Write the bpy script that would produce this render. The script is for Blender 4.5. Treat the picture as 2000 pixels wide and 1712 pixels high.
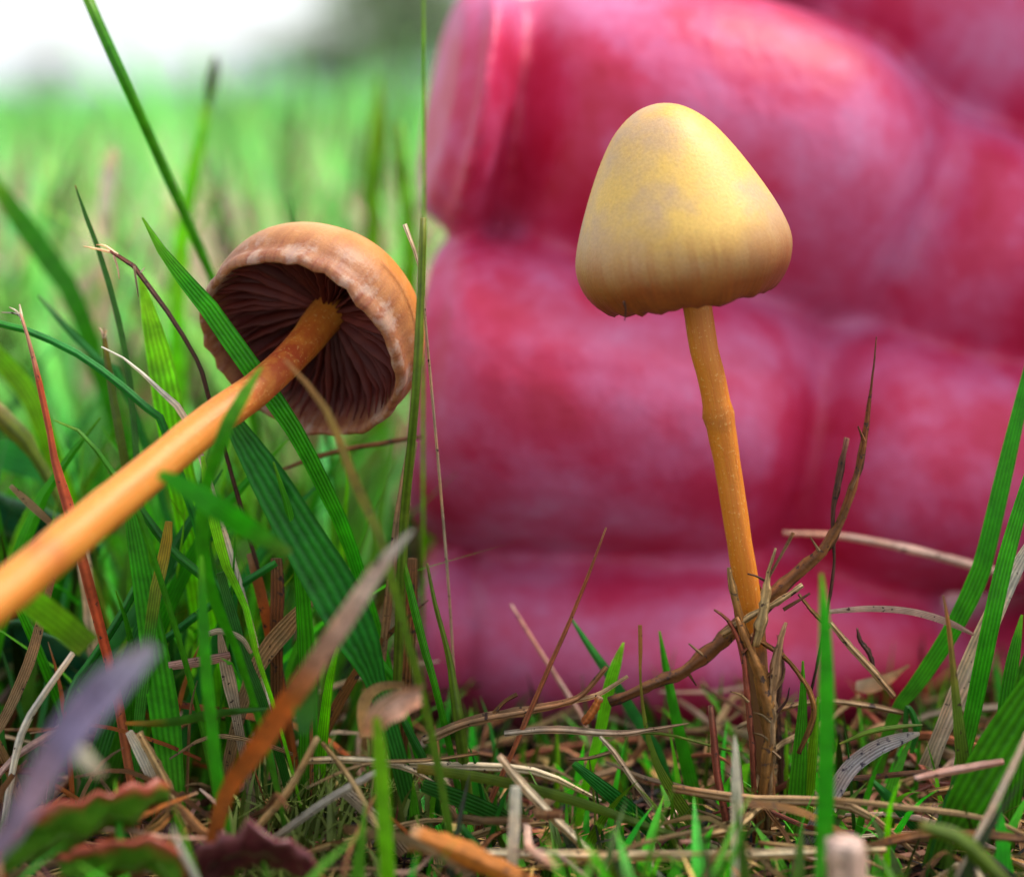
import bpy, bmesh, math, random
import numpy as np
from mathutils import Vector, Matrix, noise as mnoise

# 1 unit = 1 centimetre: this is a close-up of turf
sc = bpy.context.scene
for o in list(bpy.data.objects): bpy.data.objects.remove(o)
sc.unit_settings.system = 'METRIC'; sc.unit_settings.scale_length = 0.01
R = math.radians
random.seed(7); rng = np.random.default_rng(11)
C = sc.collection

# ------------------------------------------------------------------ camera
H, HOR, F = 4.06, 190.0, 3670.0      # eye height, horizon row, focal length (photo pixels)
cd = bpy.data.cameras.new('camera'); cam = bpy.data.objects.new('camera', cd); C.objects.link(cam)
cam.location = (0, 0, H); cam.rotation_euler = (R(90), 0, 0)
cd.sensor_fit = 'HORIZONTAL'; cd.sensor_width = 36; cd.lens = 36*F/2000
cd.shift_y = -(856-HOR)/2000
cd.clip_start = 0.2; cd.clip_end = 200000
cd.dof.use_dof = True; cd.dof.focus_distance = 9.85
APERTURE = 0.16
cd.dof.aperture_fstop = cd.lens*1e-3/(2*APERTURE)
sc.camera = cam

# ------------------------------------------------------------------ sky and sun
SUN_EL, SUN_AZ = R(60), R(76)        # azimuth measured from +Y (view direction) towards +X
w = bpy.data.worlds.new('World'); sc.world = w; w.use_nodes = True
nt = w.node_tree; bg = nt.nodes['Background']
sky = nt.nodes.new('ShaderNodeTexSky'); sky.sky_type = 'NISHITA'; sky.sun_disc = False
sky.sun_elevation = SUN_EL; sky.sun_rotation = SUN_AZ; sky.air_density = 1.0; sky.dust_density = 4.0; sky.ozone_density = 1.0
mixn = nt.nodes.new('ShaderNodeMix'); mixn.data_type = 'RGBA'; mixn.inputs[0].default_value = 0.5
mixn.inputs[7].default_value = (10.5, 10.9, 11.2, 1)      # even bright cloud cover
nt.links.new(sky.outputs[0], mixn.inputs[6]); nt.links.new(mixn.outputs[2], bg.inputs[0])
bg.inputs[1].default_value = 0.098
sd = bpy.data.lights.new('sun', 'SUN'); so = bpy.data.objects.new('sun', sd); C.objects.link(so)
sd.energy = 2.4; sd.angle = R(10); sd.color = (1, .95, .86)
sv = Vector((math.sin(SUN_AZ)*math.cos(SUN_EL), math.cos(SUN_AZ)*math.cos(SUN_EL), math.sin(SUN_EL)))
so.rotation_euler = sv.to_track_quat('Z', 'Y').to_euler(); so.location = (30, 10, 60)
sc.view_settings.view_transform = 'Standard'; sc.view_settings.look = 'None'
sc.view_settings.exposure = 0.92; sc.view_settings.gamma = 1
sc.view_settings.use_curve_mapping = False
sc.cycles.use_denoising = True
sc.cycles.max_bounces = 8; sc.cycles.transmission_bounces = 4; sc.cycles.transparent_max_bounces = 8
sc.cycles.sample_clamp_indirect = 6

# ------------------------------------------------------------------ helpers
def P(u, v, d):                       # a place seen at photo pixel (u, v), d cm away
    return Vector(((u-1000)/F*d, d, H+(HOR-v)/F*d))
def gz(x, y):
    n = mnoise.noise(Vector((x*.9, y*.9, 3.1)))*.10 + mnoise.noise(Vector((x*.25, y*.25, 9)))*.12
    return n if y < 60 else n + (y-60)*0.0
def tag(o, label=None, cat=None, group=None, kind=None):
    if label: o['label'] = label
    if cat: o['category'] = cat
    if group: o['group'] = group
    if kind: o['kind'] = kind
    return o
def link(name, me, mat=None, parent=None, smooth=True):
    o = bpy.data.objects.new(name, me); C.objects.link(o)
    if mat and not me.materials: me.materials.append(mat)
    if parent: o.parent = parent
    if smooth and len(me.polygons): me.polygons.foreach_set('use_smooth', [True]*len(me.polygons))
    return o
def empty(name, loc=(0, 0, 0)):
    o = bpy.data.objects.new(name, None); C.objects.link(o); o.location = loc; o.empty_display_size = .2
    return o
def mesh(name, V, Fs, UV=None):
    me = bpy.data.meshes.new(name); me.from_pydata([tuple(v) for v in V], [], Fs)
    if UV is not None:
        l = me.uv_layers.new(name='UVMap')
        for i, lp in enumerate(me.loops): l.data[i].uv = UV[lp.vertex_index]
    me.update(); return me
def catmull(pts, n):
    pts = [np.array(p, float) for p in pts]
    if len(pts) == 2: pts = [pts[0], (pts[0]+pts[1])/2, pts[1]]
    ext = [2*pts[0]-pts[1]] + pts + [2*pts[-1]-pts[-2]]
    seg = [np.linalg.norm(pts[i+1][:3]-pts[i][:3]) for i in range(len(pts)-1)]
    cum = np.concatenate([[0], np.cumsum(seg)]); out = []
    for s in np.linspace(0, cum[-1], n+1):
        i = min(int(np.searchsorted(cum, s, side='right'))-1, len(seg)-1); t = (s-cum[i])/max(seg[i], 1e-9)
        a, b, c, d = ext[i:i+4]
        out.append(.5*((2*b)+(-a+c)*t+(2*a-5*b+4*c-d)*t*t+(-a+3*b-3*c+d)*t**3))
    return out
def blade_mesh(name, pts, n=16, fold=.13, thick=.010, ang=0., twist=0., wob=.0, seed=0):
    """pts: (x, y, z, width); a folded grass leaf with real thickness"""
    q = catmull(pts, n); V = []; Fs = []; UV = []
    for i, p in enumerate(q):
        c = Vector(p[:3]); a = Vector(q[max(i-1, 0)][:3]); b = Vector(q[min(i+1, n)][:3])
        T = (b-a).normalized(); view = Vector((0, 1, .25)).normalized()
        W = T.cross(view)
        W = W.normalized() if W.length > .05 else Vector((1, 0, 0))
        W.rotate(Matrix.Rotation(ang+twist*i/n, 4, T)); N = W.cross(T).normalized()
        if N.y > 0: N = -N
        wd = max(p[3], .004)
        jit = wob*wd*mnoise.noise(Vector((seed*3.7, i*.7, 0)))
        c = c + W*jit
        th = min(thick, wd*.3)
        V += [c-W*wd/2, c-N*fold*wd*.5-W*wd*.22, c-N*fold*wd, c-N*fold*wd*.5+W*wd*.22, c+W*wd/2, c-N*fold*wd-N*th*-1.6]
        t = i/n; UV += [(0, t), (.28, t), (.5, t), (.72, t), (1, t), (.5, t)]
        if i:
            o = (i-1)*6; m = i*6
            for k in range(6):
                Fs.append((o+k, o+(k+1) % 6, m+(k+1) % 6, m+k))
    Fs.append(tuple(range(5, -1, -1))); Fs.append(tuple(n*6+k for k in range(6)))
    me = mesh(name, V, Fs, UV); me.polygons.foreach_set('use_smooth', [True]*len(me.polygons)); me.set_sharp_from_angle(angle=R(38)); return me
def tube_mesh(name, pts, n=18, k=8, rough=0.06, seed=0, flat=1.0, knots=()):
    """pts: (x, y, z, diameter); a round, slightly uneven stalk"""
    q = catmull(pts, n); V = []; Fs = []; UV = []; ref = Vector((0, 1, .01))
    for i, p in enumerate(q):
        c = Vector(p[:3]); a = Vector(q[max(i-1, 0)][:3]); b = Vector(q[min(i+1, n)][:3])
        T = (b-a).normalized(); W = T.cross(ref)
        W = W.normalized() if W.length > .03 else Vector((1, 0, 0))
        N = W.cross(T).normalized(); r = max(p[3], .004)/2
        for kn, amp, wd in knots: r *= 1+amp*math.exp(-((i/n-kn)/wd)**2)
        for j in range(k):
            th = 2*math.pi*j/k
            rr = r*(1+rough*2.2*mnoise.noise(Vector((math.cos(th)*1.3+seed, math.sin(th)*1.3, i*.55+seed*2))))
            V.append(c+W*math.cos(th)*rr+N*math.sin(th)*rr*flat); UV.append((j/k, i/n))
        if i:
            o = (i-1)*k; m = i*k
            for j in range(k): Fs.append((o+j, o+(j+1) % k, m+(j+1) % k, m+j))
    Fs.append(tuple(range(k-1, -1, -1))); Fs.append(tuple(n*k+j for j in range(k)))
    return mesh(name, V, Fs, UV)

# ------------------------------------------------------------------ materials
class NB:
    def __init__(s, name):
        s.m = bpy.data.materials.new(name); s.m.use_nodes = True; s.t = s.m.node_tree; s.n = s.t.nodes; s.l = s.t.links
        s.b = s.n['Principled BSDF']; s.out = s.n['Material Output']
    def node(s, ty, **kw):
        n = s.n.new(ty)
        for k, v in kw.items(): setattr(n, k, v)
        return n
    def link(s, a, b): s.l.new(a, b)
    def math(s, op, a, b=None, c=None, clamp=False):
        n = s.node('ShaderNodeMath', operation=op); n.use_clamp = clamp
        for i, x in enumerate((a, b, c)):
            if x is None: continue
            if isinstance(x, (int, float)): n.inputs[i].default_value = x
            else: s.link(x, n.inputs[i])
        return n.outputs[0]
    def mix(s, f, a, b, mode='MIX'):
        n = s.node('ShaderNodeMix', data_type='RGBA', blend_type=mode)
        for i, x in ((0, f), (6, a), (7, b)):
            if isinstance(x, (int, float)): n.inputs[i].default_value = x
            elif isinstance(x, tuple): n.inputs[i].default_value = (*x[:3], 1)
            else: s.link(x, n.inputs[i])
        return n.outputs[2]
    def noise(s, vec, scale, detail=3, rough=.55, dist=0.):
        n = s.node('ShaderNodeTexNoise'); n.inputs['Scale'].default_value = scale; n.inputs['Detail'].default_value = detail
        n.inputs['Roughness'].default_value = rough; n.inputs['Distortion'].default_value = dist
        if vec is not None: s.link(vec, n.inputs['Vector'])
        return n.outputs[0]
    def ramp(s, f, stops):
        n = s.node('ShaderNodeValToRGB'); e = n.color_ramp.elements
        while len(e) < len(stops): e.new(.5)
        for i, (p, c) in enumerate(stops): e[i].position = p; e[i].color = (*c, 1) if len(c) == 3 else c
        s.link(f, n.inputs[0]); return n.outputs[0]
    def mapr(s, f, a, b, c=0., d=1.):
        n = s.node('ShaderNodeMapRange'); n.inputs[1].default_value = a; n.inputs[2].default_value = b
        n.inputs[3].default_value = c; n.inputs[4].default_value = d; s.link(f, n.inputs[0]); return n.outputs[0]
    def bump(s, h, strength=.3, dist=.02):
        n = s.node('ShaderNodeBump'); n.inputs['Strength'].default_value = strength; n.inputs['Distance'].default_value = dist
        s.link(h, n.inputs['Height']); s.link(n.outputs[0], s.b.inputs['Normal']); return n.outputs[0]
def plant_mat(name, root, mid, tip, transl=.35, rough=.42, veins=5., spots=0., spotcol=(.06, .03, .02), var=.18, tip_at=.9, attr=False, bmp=.4):
    """a blade or stalk: colour along its length (uv.y, 0 = tip), veins across (uv.x), blotches, per-object variation"""
    k = NB(name); uv = k.node('ShaderNodeUVMap'); sx = k.node('ShaderNodeSeparateXYZ'); k.link(uv.outputs[0], sx.inputs[0])
    ob = k.node('ShaderNodeTexCoord').outputs['Object']
    al = k.math('ADD', sx.outputs[1], k.math('MULTIPLY', k.math('SUBTRACT', k.noise(ob, 3.), .5), .22))
    col = k.ramp(al, [(0.0, tip), (1-tip_at, mid), (.62, mid), (1., root)])
    vn = k.math('SINE', k.math('MULTIPLY', sx.outputs[0], veins*6.283))
    vmask = k.mapr(vn, -1, 1, .70, 1.15)
    col = k.mix(1., col, vmask, 'MULTIPLY')
    nz = k.noise(ob, 9., 4, .65)
    col = k.mix(1., col, k.mapr(nz, .25, .75, .60, 1.30), 'MULTIPLY')
    col = k.mix(k.mapr(k.noise(ob, 1.7, 3, .6), .46, .66, 0, .6), col, k.mix(1., col, (1.7, 1.12, .7), 'MULTIPLY'))
    if spots:
        sp = k.noise(ob, 26., 3, .6)
        col = k.mix(k.mapr(sp, .66-spots*.12, .70-spots*.08), col, spotcol)
    if attr: rnd = k.node('ShaderNodeAttribute', attribute_name='rnd').outputs['Fac']
    else: rnd = k.node('ShaderNodeObjectInfo').outputs['Random']
    hs = k.node('ShaderNodeHueSaturation'); k.link(col, hs.inputs['Color'])
    k.link(k.mapr(rnd, 0, 1, .5-var*.09, .5+var*.025), hs.inputs['Hue']); k.link(k.mapr(rnd, 0, 1, 1-var*1.4, 1+var*1.2), hs.inputs['Value'])
    col = hs.outputs[0]
    k.link(col, k.b.inputs['Base Color']); k.b.inputs['Roughness'].default_value = rough
    k.b.inputs['Specular IOR Level'].default_value = .35
    nrm = k.bump(k.math('ADD', k.math('MULTIPLY', vn, .5), k.math('MULTIPLY', nz, 2.2)), bmp, .010)
    if transl:
        tr = k.node('ShaderNodeBsdfTranslucent'); k.link(k.mix(1., col, (1.35, 1.35, .9), 'MULTIPLY'), tr.inputs[0])
        ms = k.node('ShaderNodeMixShader'); ms.inputs[0].default_value = transl
        k.link(k.b.outputs[0], ms.inputs[1]); k.link(tr.outputs[0], ms.inputs[2]); k.link(ms.outputs[0], k.out.inputs[0])
    return k.m
M = {}
M['green'] = plant_mat('grass_green', (.14, .30, .04), (.040, .40, .006), (.16, .50, .012), .42)
M['deep'] = plant_mat('grass_deep_green', (.05, .18, .02), (.014, .19, .016), (.03, .24, .02), .32)
M['lime'] = plant_mat('grass_lime', (.20, .40, .03), (.22, .60, .010), (.34, .62, .03), .5)
M['blue'] = plant_mat('grass_bluish_green', (.06, .24, .05), (.035, .30, .06), (.12, .38, .10), .38)
M['olive'] = plant_mat('grass_olive', (.10, .14, .015), (.10, .19, .012), (.22, .22, .03), .25)
M['redtip'] = plant_mat('grass_green_red_tip', (.05, .18, .02), (.03, .22, .015), (.36, .13, .05), .3, tip_at=.985)
M['tantip'] = plant_mat('grass_green_tan_tip', (.08, .26, .02), (.12, .24, .015), (.42, .2, .06), .3, tip_at=.62, spots=.2)
M['yellowtip'] = plant_mat('grass_green_yellow_tip', (.03, .22, .03), (.05, .27, .02), (.52, .30, .02), .35, tip_at=.7)
M['straw'] = plant_mat('straw', (.30, .17, .06), (.44, .29, .13), (.52, .38, .2), .18, .6, 5, .35, bmp=.9)
M['pale'] = plant_mat('pale_straw', (.46, .33, .17), (.62, .50, .33), (.70, .60, .44), .2, .55, 5, .2, bmp=.9)
M['white'] = plant_mat('bleached_straw', (.55, .42, .28), (.74, .68, .58), (.78, .74, .68), .3, .5, 5, .1)
M['brown'] = plant_mat('brown_stalk', (.13, .055, .014), (.24, .105, .025), (.36, .19, .07), .08, .65, 4, .6, bmp=.9)
M['dark'] = plant_mat('dark_stalk', (.05, .02, .012), (.09, .035, .02), (.20, .08, .05), .05, .65, 4, .6, (.02, .01, .01), bmp=.9)
M['orange'] = plant_mat('orange_dead_leaf', (.30, .09, .015), (.46, .15, .02), (.52, .33, .18), .25, .6, 6, .3)
M['orangepale'] = plant_mat('orange_dead_leaf_bleached', (.32, .09, .015), (.46, .14, .02), (.66, .58, .52), .25, .6, 6, .3, tip_at=.62)
M['red'] = plant_mat('red_stalk', (.42, .20, .08), (.46, .095, .025), (.55, .33, .2), .15, .55, 4, .2)
M['rust'] = plant_mat('rusty_stalk', (.22, .07, .03), (.30, .09, .04), (.36, .16, .08), .1, .6, 4, .4, bmp=.9)
M['pinkish'] = plant_mat('pinkish_straw', (.45, .25, .18), (.58, .38, .30), (.62, .45, .38), .2, .6, 5, .2)
M['purple'] = plant_mat('purple_grey_leaf', (.13, .09, .20), (.24, .19, .30), (.42, .38, .46), .2, .55, 6, .3)
M['spotted'] = plant_mat('grey_spotted_leaf', (.20, .17, .14), (.42, .39, .42), (.50, .44, .38), .15, .4, 6, .85, (.05, .035, .06))
M['seed'] = plant_mat('seed_head', (.05, .10, .02), (.06, .09, .02), (.10, .07, .02), .1, .7, 4, .6)
M['meadow'] = plant_mat('meadow_grass', (.12, .38, .10), (.16, .58, .17), (.34, .68, .26), .55, .5, 3, 0, var=.75, attr=True)
M['meadowdry'] = plant_mat('meadow_dry_grass', (.42, .33, .24), (.60, .48, .40), (.66, .54, .46), .3, .6, 3, 0, var=.5, attr=True)
M['sward'] = plant_mat('sward_grass', (.08, .22, .03), (.05, .34, .012), (.18, .46, .02), .35, .45, 5, 0, var=.7, attr=True)
M['litter'] = plant_mat('litter_straw', (.15, .08, .03), (.26, .155, .065), (.38, .26, .14), .12, .65, 4, .4, var=1.3, attr=True)

def soil_mat():
    k = NB('soil_and_far_turf'); g = k.node('ShaderNodeNewGeometry').outputs['Position']
    n1 = k.noise(g, 2.5, 6, .7); n2 = k.noise(g, 14, 5, .7)
    soil = k.ramp(n1, [(.25, (.012, .008, .005)), (.5, (.035, .022, .012)), (.68, (.07, .045, .02)), (.8, (.03, .05, .012))])
    soil = k.mix(1., soil, k.mapr(n2, .2, .8, .5, 1.5), 'MULTIPLY')
    far = k.ramp(k.noise(g, .02, 5, .6), [(.3, (.15, .32, .08)), (.5, (.25, .42, .14)), (.7, (.42, .42, .26))])
    s = k.node('ShaderNodeSeparateXYZ'); k.link(g, s.inputs[0])
    f = k.mapr(s.outputs[1], 14, 45)
    k.link(k.mix(f, soil, far), k.b.inputs['Base Color']); k.b.inputs['Roughness'].default_value = .9
    k.bump(n2, .8, .06); return k.m
def moss_mat():
    k = NB('moss'); ob = k.node('ShaderNodeTexCoord').outputs['Object']
    k.link(k.ramp(k.noise(ob, 4, 4), [(.3, (.05, .07, .008)), (.6, (.13, .18, .015)), (.8, (.22, .26, .03))]), k.b.inputs['Base Color'])
    k.b.inputs['Roughness'].default_value = .7; return k.m
def leaf_mat(name, c1, c2, edge, rough=.4):
    k = NB(name); uv = k.node('ShaderNodeUVMap'); s = k.node('ShaderNodeSeparateXYZ'); k.link(uv.outputs[0], s.inputs[0])
    ob = k.node('ShaderNodeTexCoord').outputs['Object']
    nz = k.noise(ob, 3.5, 5, .65)
    col = k.mix(k.mapr(nz, .35, .65), c1, c2)
    x = k.math('ABSOLUTE', k.math('SUBTRACT', s.outputs[0], .5))
    e = k.math('ADD', x, k.math('MULTIPLY', k.math('SUBTRACT', nz, .5), .35))
    col = k.mix(k.mapr(e, .30, .46), col, edge)
    vein = k.math('SINE', k.math('ADD', k.math('MULTIPLY', s.outputs[1], 60), k.math('MULTIPLY', x, -40)))
    col = k.mix(k.math('MULTIPLY', k.mapr(vein, .9, 1., 0, .18), nz), col, (.20, .3, .10))
    col = k.mix(k.mapr(x, .0, .03, .5, 0), col, (.3, .4, .15))
    k.link(col, k.b.inputs['Base Color']); k.b.inputs['Roughness'].default_value = rough
    nr = k.bump(k.math('ADD', nz, k.math('MULTIPLY', vein, .04)), .5, .03)
    tr = k.node('ShaderNodeBsdfTranslucent'); k.link(col, tr.inputs[0]); ms = k.node('ShaderNodeMixShader'); ms.inputs[0].default_value = .2
    k.link(k.b.outputs[0], ms.inputs[1]); k.link(tr.outputs[0], ms.inputs[2]); k.link(ms.outputs[0], k.out.inputs[0]); return k.m
def cap_mat(name, crown, body, patch, rim, stri, veil=0.):
    k = NB(name); uv = k.node('ShaderNodeUVMap'); s = k.node('ShaderNodeSeparateXYZ'); k.link(uv.outputs[0], s.inputs[0])
    ob = k.node('ShaderNodeTexCoord').outputs['Object']
    v = s.outputs[1]
    big = k.noise(ob, 2.2, 3, .5); med = k.noise(ob, 6., 4, .6); fine = k.noise(ob, 60., 3, .6)
    vv = k.math('ADD', v, k.math('MULTIPLY', k.math('SUBTRACT', big, .5), .3))
    col = k.ramp(vv, [(.0, crown), (.35, body), (.58, body), (.92, rim), (1., rim)])
    pf = k.mapr(k.math('ADD', k.math('MULTIPLY', big, .7), k.math('MULTIPLY', med, .3)), .42, .58, 0, .8)
    col = k.mix(k.math('MULTIPLY', pf, k.mapr(v, .62, .85, 1, 0)), col, patch)
    mp = k.node('ShaderNodeMapping'); mp.inputs['Scale'].default_value = (70, 2.2, 1); k.link(uv.outputs[0], mp.inputs[0])
    st = k.noise(mp.outputs[0], 1., 3, .6)
    rimf = k.mapr(v, .66, .95)
    col = k.mix(k.math('MULTIPLY', rimf, k.mapr(st, .42, .62, 0, .8)), col, stri)
    if veil:
        mp2 = k.node('ShaderNodeMapping'); mp2.inputs['Scale'].default_value = (26, 7, 1); k.link(uv.outputs[0], mp2.inputs[0])
        ve = k.noise(mp2.outputs[0], 1., 4, .65)
        col = k.mix(k.math('MULTIPLY', k.mapr(v, .74, .88), k.mapr(ve, .50, .60, 0, veil)), col, (.66, .60, .52))
    col = k.mix(k.mapr(v, 1.04, 1.10), col, (.10, .016, .014))
    col = k.mix(1., col, k.mapr(fine, .3, .7, .90, 1.08), 'MULTIPLY')
    k.link(col, k.b.inputs['Base Color']); k.b.inputs['Roughness'].default_value = .5; k.b.inputs['Specular IOR Level'].default_value = .3
    k.b.inputs['Subsurface Weight'].default_value = .25; k.b.inputs['Subsurface Radius'].default_value = (.12, .05, .02); k.b.inputs['Subsurface Scale'].default_value = 1.
    k.bump(k.math('ADD', k.math('MULTIPLY', fine, .6), k.math('MULTIPLY', k.math('MULTIPLY', st, rimf), 1.5)), .35, .012); return k.m
def stem_mat(name, c, band, dark, bands, soil=0.):
    k = NB(name); uv = k.node('ShaderNodeUVMap'); s = k.node('ShaderNodeSeparateXYZ'); k.link(uv.outputs[0], s.inputs[0])
    ob = k.node('ShaderNodeTexCoord').outputs['Object']
    mp = k.node('ShaderNodeMapping'); mp.inputs['Scale'].default_value = (14, 5, 1); k.link(uv.outputs[0], mp.inputs[0])
    fib = k.noise(mp.outputs[0], 1.5, 4, .6); sp = k.noise(ob, 55., 2, .5)
    col = k.mix(k.mapr(fib, .3, .7), c, band)
    for pos, wd, amt in bands:
        g = k.mapr(k.math('ABSOLUTE', k.math('SUBTRACT', s.outputs[1], pos)), 0, wd, amt, 0)
        col = k.mix(k.math('MULTIPLY', g, k.mapr(k.noise(ob, 12, 3), .3, .6, .3, 1)), col, dark)
    col = k.mix(k.mapr(sp, .62, .68, 0, .4), col, (.7, .4, .12))
    if soil: col = k.mix(k.mapr(k.math('ADD', s.outputs[1], k.math('MULTIPLY', k.math('SUBTRACT', k.noise(ob, 9, 4), .5), .15)), soil, soil+.05), col, (.15, .06, .016))
    k.link(col, k.b.inputs['Base Color']); k.b.inputs['Roughness'].default_value = .55
    k.b.inputs['Subsurface Weight'].default_value = .25; k.b.inputs['Subsurface Radius'].default_value = (.15, .05, .01); k.b.inputs['Subsurface Scale'].default_value = 1.
    k.bump(k.math('ADD', fib, k.math('MULTIPLY', sp, .5)), .4, .012); return k.m
def gill_mat():
    k = NB('gill'); ob = k.node('ShaderNodeTexCoord').outputs['Object']; rnd = k.node('ShaderNodeObjectInfo').outputs['Random']
    c = k.mix(k.noise(ob, 9, 4), (.065, .004, .007), (.20, .028, .010)); c = k.mix(1., c, k.mapr(rnd, 0, 1, .65, 1.35), 'MULTIPLY')
    k.link(c, k.b.inputs['Base Color']); k.b.inputs['Roughness'].default_value = .6
    tr = k.node('ShaderNodeBsdfTranslucent'); k.link(k.mix(1., c, (1.6, 1., .7), 'MULTIPLY'), tr.inputs[0]); ms = k.node('ShaderNodeMixShader'); ms.inputs[0].default_value = .35
    k.link(k.b.outputs[0], ms.inputs[1]); k.link(tr.outputs[0], ms.inputs[2]); k.link(ms.outputs[0], k.out.inputs[0]); return k.m
def skin_mat():
    k = NB('skin'); ob = k.node('ShaderNodeTexCoord').outputs['Object']
    a = k.noise(ob, .55, 4, .6, .4); b = k.noise(ob, 2.2, 4, .6)
    col = k.ramp(k.math('ADD', k.math('MULTIPLY', a, .65), k.math('MULTIPLY', b, .35)),
                 [(.36, (.42, .003, .035)), (.46, (.49, .022, .09)), (.55, (.53, .085, .21)), (.66, (.54, .18, .35))])  # mottled skin; crimson end paints in finger shade, lilac end the lit skin
    k.link(col, k.b.inputs['Base Color']); k.b.inputs['Roughness'].default_value = .52; k.b.inputs['Specular IOR Level'].default_value = .4
    k.b.inputs['Subsurface Weight'].default_value = .15; k.b.inputs['Subsurface Radius'].default_value = (.2, .03, .03); k.b.inputs['Subsurface Scale'].default_value = 1.
    mp = k.node('ShaderNodeMapping'); mp.inputs['Scale'].default_value = (3.2, 1, 1.1); k.link(ob, mp.inputs[0])
    k.bump(k.math('ADD', k.math('MULTIPLY', k.noise(mp.outputs[0], 1.1, 3, .5, .6), 1.2), k.math('MULTIPLY', k.noise(ob, 14, 3), .4)), .28, .05); return k.m
def plain(name, c, rough=.8, nscale=.01, c2=None):
    k = NB(name); g = k.node('ShaderNodeTexCoord').outputs['Object']
    k.link(k.mix(k.noise(g, nscale, 4), c, c2 or tuple(x*.7 for x in c)), k.b.inputs['Base Color']); k.b.inputs['Roughness'].default_value = rough; return k.m

# ------------------------------------------------------------------ the ground, far hills
ys = np.concatenate([np.linspace(2, 20, 70), np.geomspace(20.5, 120000, 60)])
V = []; Fs = []; nx = 64
for y in ys:
    hw = max(9, y*.75)
    for i in range(nx+1):
        x = -hw+2*hw*i/nx; V.append((x, y, gz(x, y) if y < 100 else 0.))
for j in range(len(ys)-1):
    for i in range(nx):
        a = j*(nx+1)+i; Fs.append((a, a+1, a+nx+2, a+nx+1))
tag(link('ground', mesh('ground', V, Fs), soil_mat()), kind='structure')
def hills(name, d, prof, col):
    V = []; n = 80
    for r, (dz, fr) in enumerate(((0, 0), (0, .6), (d*.12, 1.), (d*.4, .5), (d*.7, 0))):
        for i in range(n+1):
            u = -2600+5600*i/n; hpx = np.interp(u, [p[0] for p in prof], [p[1] for p in prof])*fr
            hpx *= 1+.12*mnoise.noise(Vector((u*.004, r, d*.01)))
            dd = d+dz; V.append(((u-1000)/F*dd, dd, H*fr+hpx/F*dd-(1 if fr == 0 else 0)))
    Fs = [(r*(n+1)+i, r*(n+1)+i+1, (r+1)*(n+1)+i+1, (r+1)*(n+1)+i) for r in range(4) for i in range(n)]
    return tag(link(name, mesh(name, V, Fs), plain(name, col, .95, .0006)), kind='structure')
hills('hills', 60000, [(-2600, 60), (-400, 30), (100, 34), (500, 60), (900, 95), (2000, 120), (3000, 60)], (.30, .40, .44))  # pale bluish base colour stands in for haze over the distance

# ------------------------------------------------------------------ stuff: meadow, sward, litter (uncountable)
def ribbons(name, base, hgt, wid, lean, az, rnd, mat, seg=5, fold=.25):
    """many curved, folded blades in one mesh (numpy)"""
    n = len(base); t = np.linspace(0, 1, seg+1)
    dirx, diry = np.cos(az), np.sin(az)
    bend = lean[:, None]*t[None]**1.7
    cx = base[:, 0][:, None]+dirx[:, None]*bend*hgt[:, None]; cy = base[:, 1][:, None]+diry[:, None]*bend*hgt[:, None]
    cz = base[:, 2][:, None]+hgt[:, None]*t[None]*np.sqrt(np.maximum(.15, 1-(lean[:, None]*t[None])**2*.5))
    wa = az+np.pi/2+rng.uniform(-.9, .9, n); wx, wy = np.cos(wa), np.sin(wa)
    wt = wid[:, None]*(1-t[None]**2.2)*.5+.0005*wid[:, None]
    V = np.zeros((n, seg+1, 3, 3), np.float32)
    for j, s in enumerate((-1, 0, 1)):
        off = fold*wid[:, None]*(1-t[None]) if s == 0 else 0
        V[:, :, j, 0] = cx+s*wt*wx[:, None]+off*dirx[:, None]; V[:, :, j, 1] = cy+s*wt*wy[:, None]+off*diry[:, None]; V[:, :, j, 2] = cz
    idx = np.arange(n*(seg+1)*3).reshape(n, seg+1, 3)
    q = np.stack([idx[:, :-1, :-1], idx[:, :-1, 1:], idx[:, 1:, 1:], idx[:, 1:, :-1]], -1).reshape(-1, 4)
    me = bpy.data.meshes.new(name); me.vertices.add(V.size//3); me.vertices.foreach_set('co', V.ravel())
    me.loops.add(q.size); me.loops.foreach_set('vertex_index', q.ravel().astype(np.int32))
    me.polygons.add(len(q)); me.polygons.foreach_set('loop_start', np.arange(0, q.size, 4, dtype=np.int32))
    uv = np.zeros((n, seg+1, 3, 2), np.float32); uv[..., 0] = np.array([0, .5, 1])[None, None]; uv[..., 1] = (1-t)[None, :, None]
    ul = me.uv_layers.new(name='UVMap'); ul.data.foreach_set('uv', uv.reshape(-1, 2)[q.ravel()].ravel())
    at = me.attributes.new('rnd', 'FLOAT', 'POINT'); at.data.foreach_set('value', np.repeat(rnd, (seg+1)*3).astype(np.float32))
    me.update(); me.validate()
    return link(name, me, mat)
def scatter(n, d0, d1, u0, u1, power=1.):
    """n places on the turf between d0 and d1 cm away"""
    d = np.sqrt(rng.uniform(d0**2, d1**2, n)) if power == 1 else d0*(d1/d0)**rng.uniform(0, 1, n)
    u = rng.uniform(u0, u1, n); x = (u-1000)/F*d
    z = np.array([gz(a, b) if b < 100 else 0. for a, b in zip(x, d)])-.03
    return np.stack([x, d, z], 1)
def mk(name, label, cat, n, d0, d1, u0, u1, h0, h1, w0, w1, l0, l1, mat, power=1., **kw):
    b = scatter(n, d0, d1, u0, u1, power)
    sc_ = np.maximum(1, b[:, 1]/40)**.55 if d1 > 50 else np.ones(n)
    hg = rng.uniform(h0, h1, n); wd = rng.uniform(w0, w1, n)*sc_
    o = ribbons(name, b, hg, wd, rng.uniform(l0, l1, n), rng.uniform(0, 2*np.pi, n), rng.random(n), mat, **kw)
    return tag(o, label, cat, kind='stuff')
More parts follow.
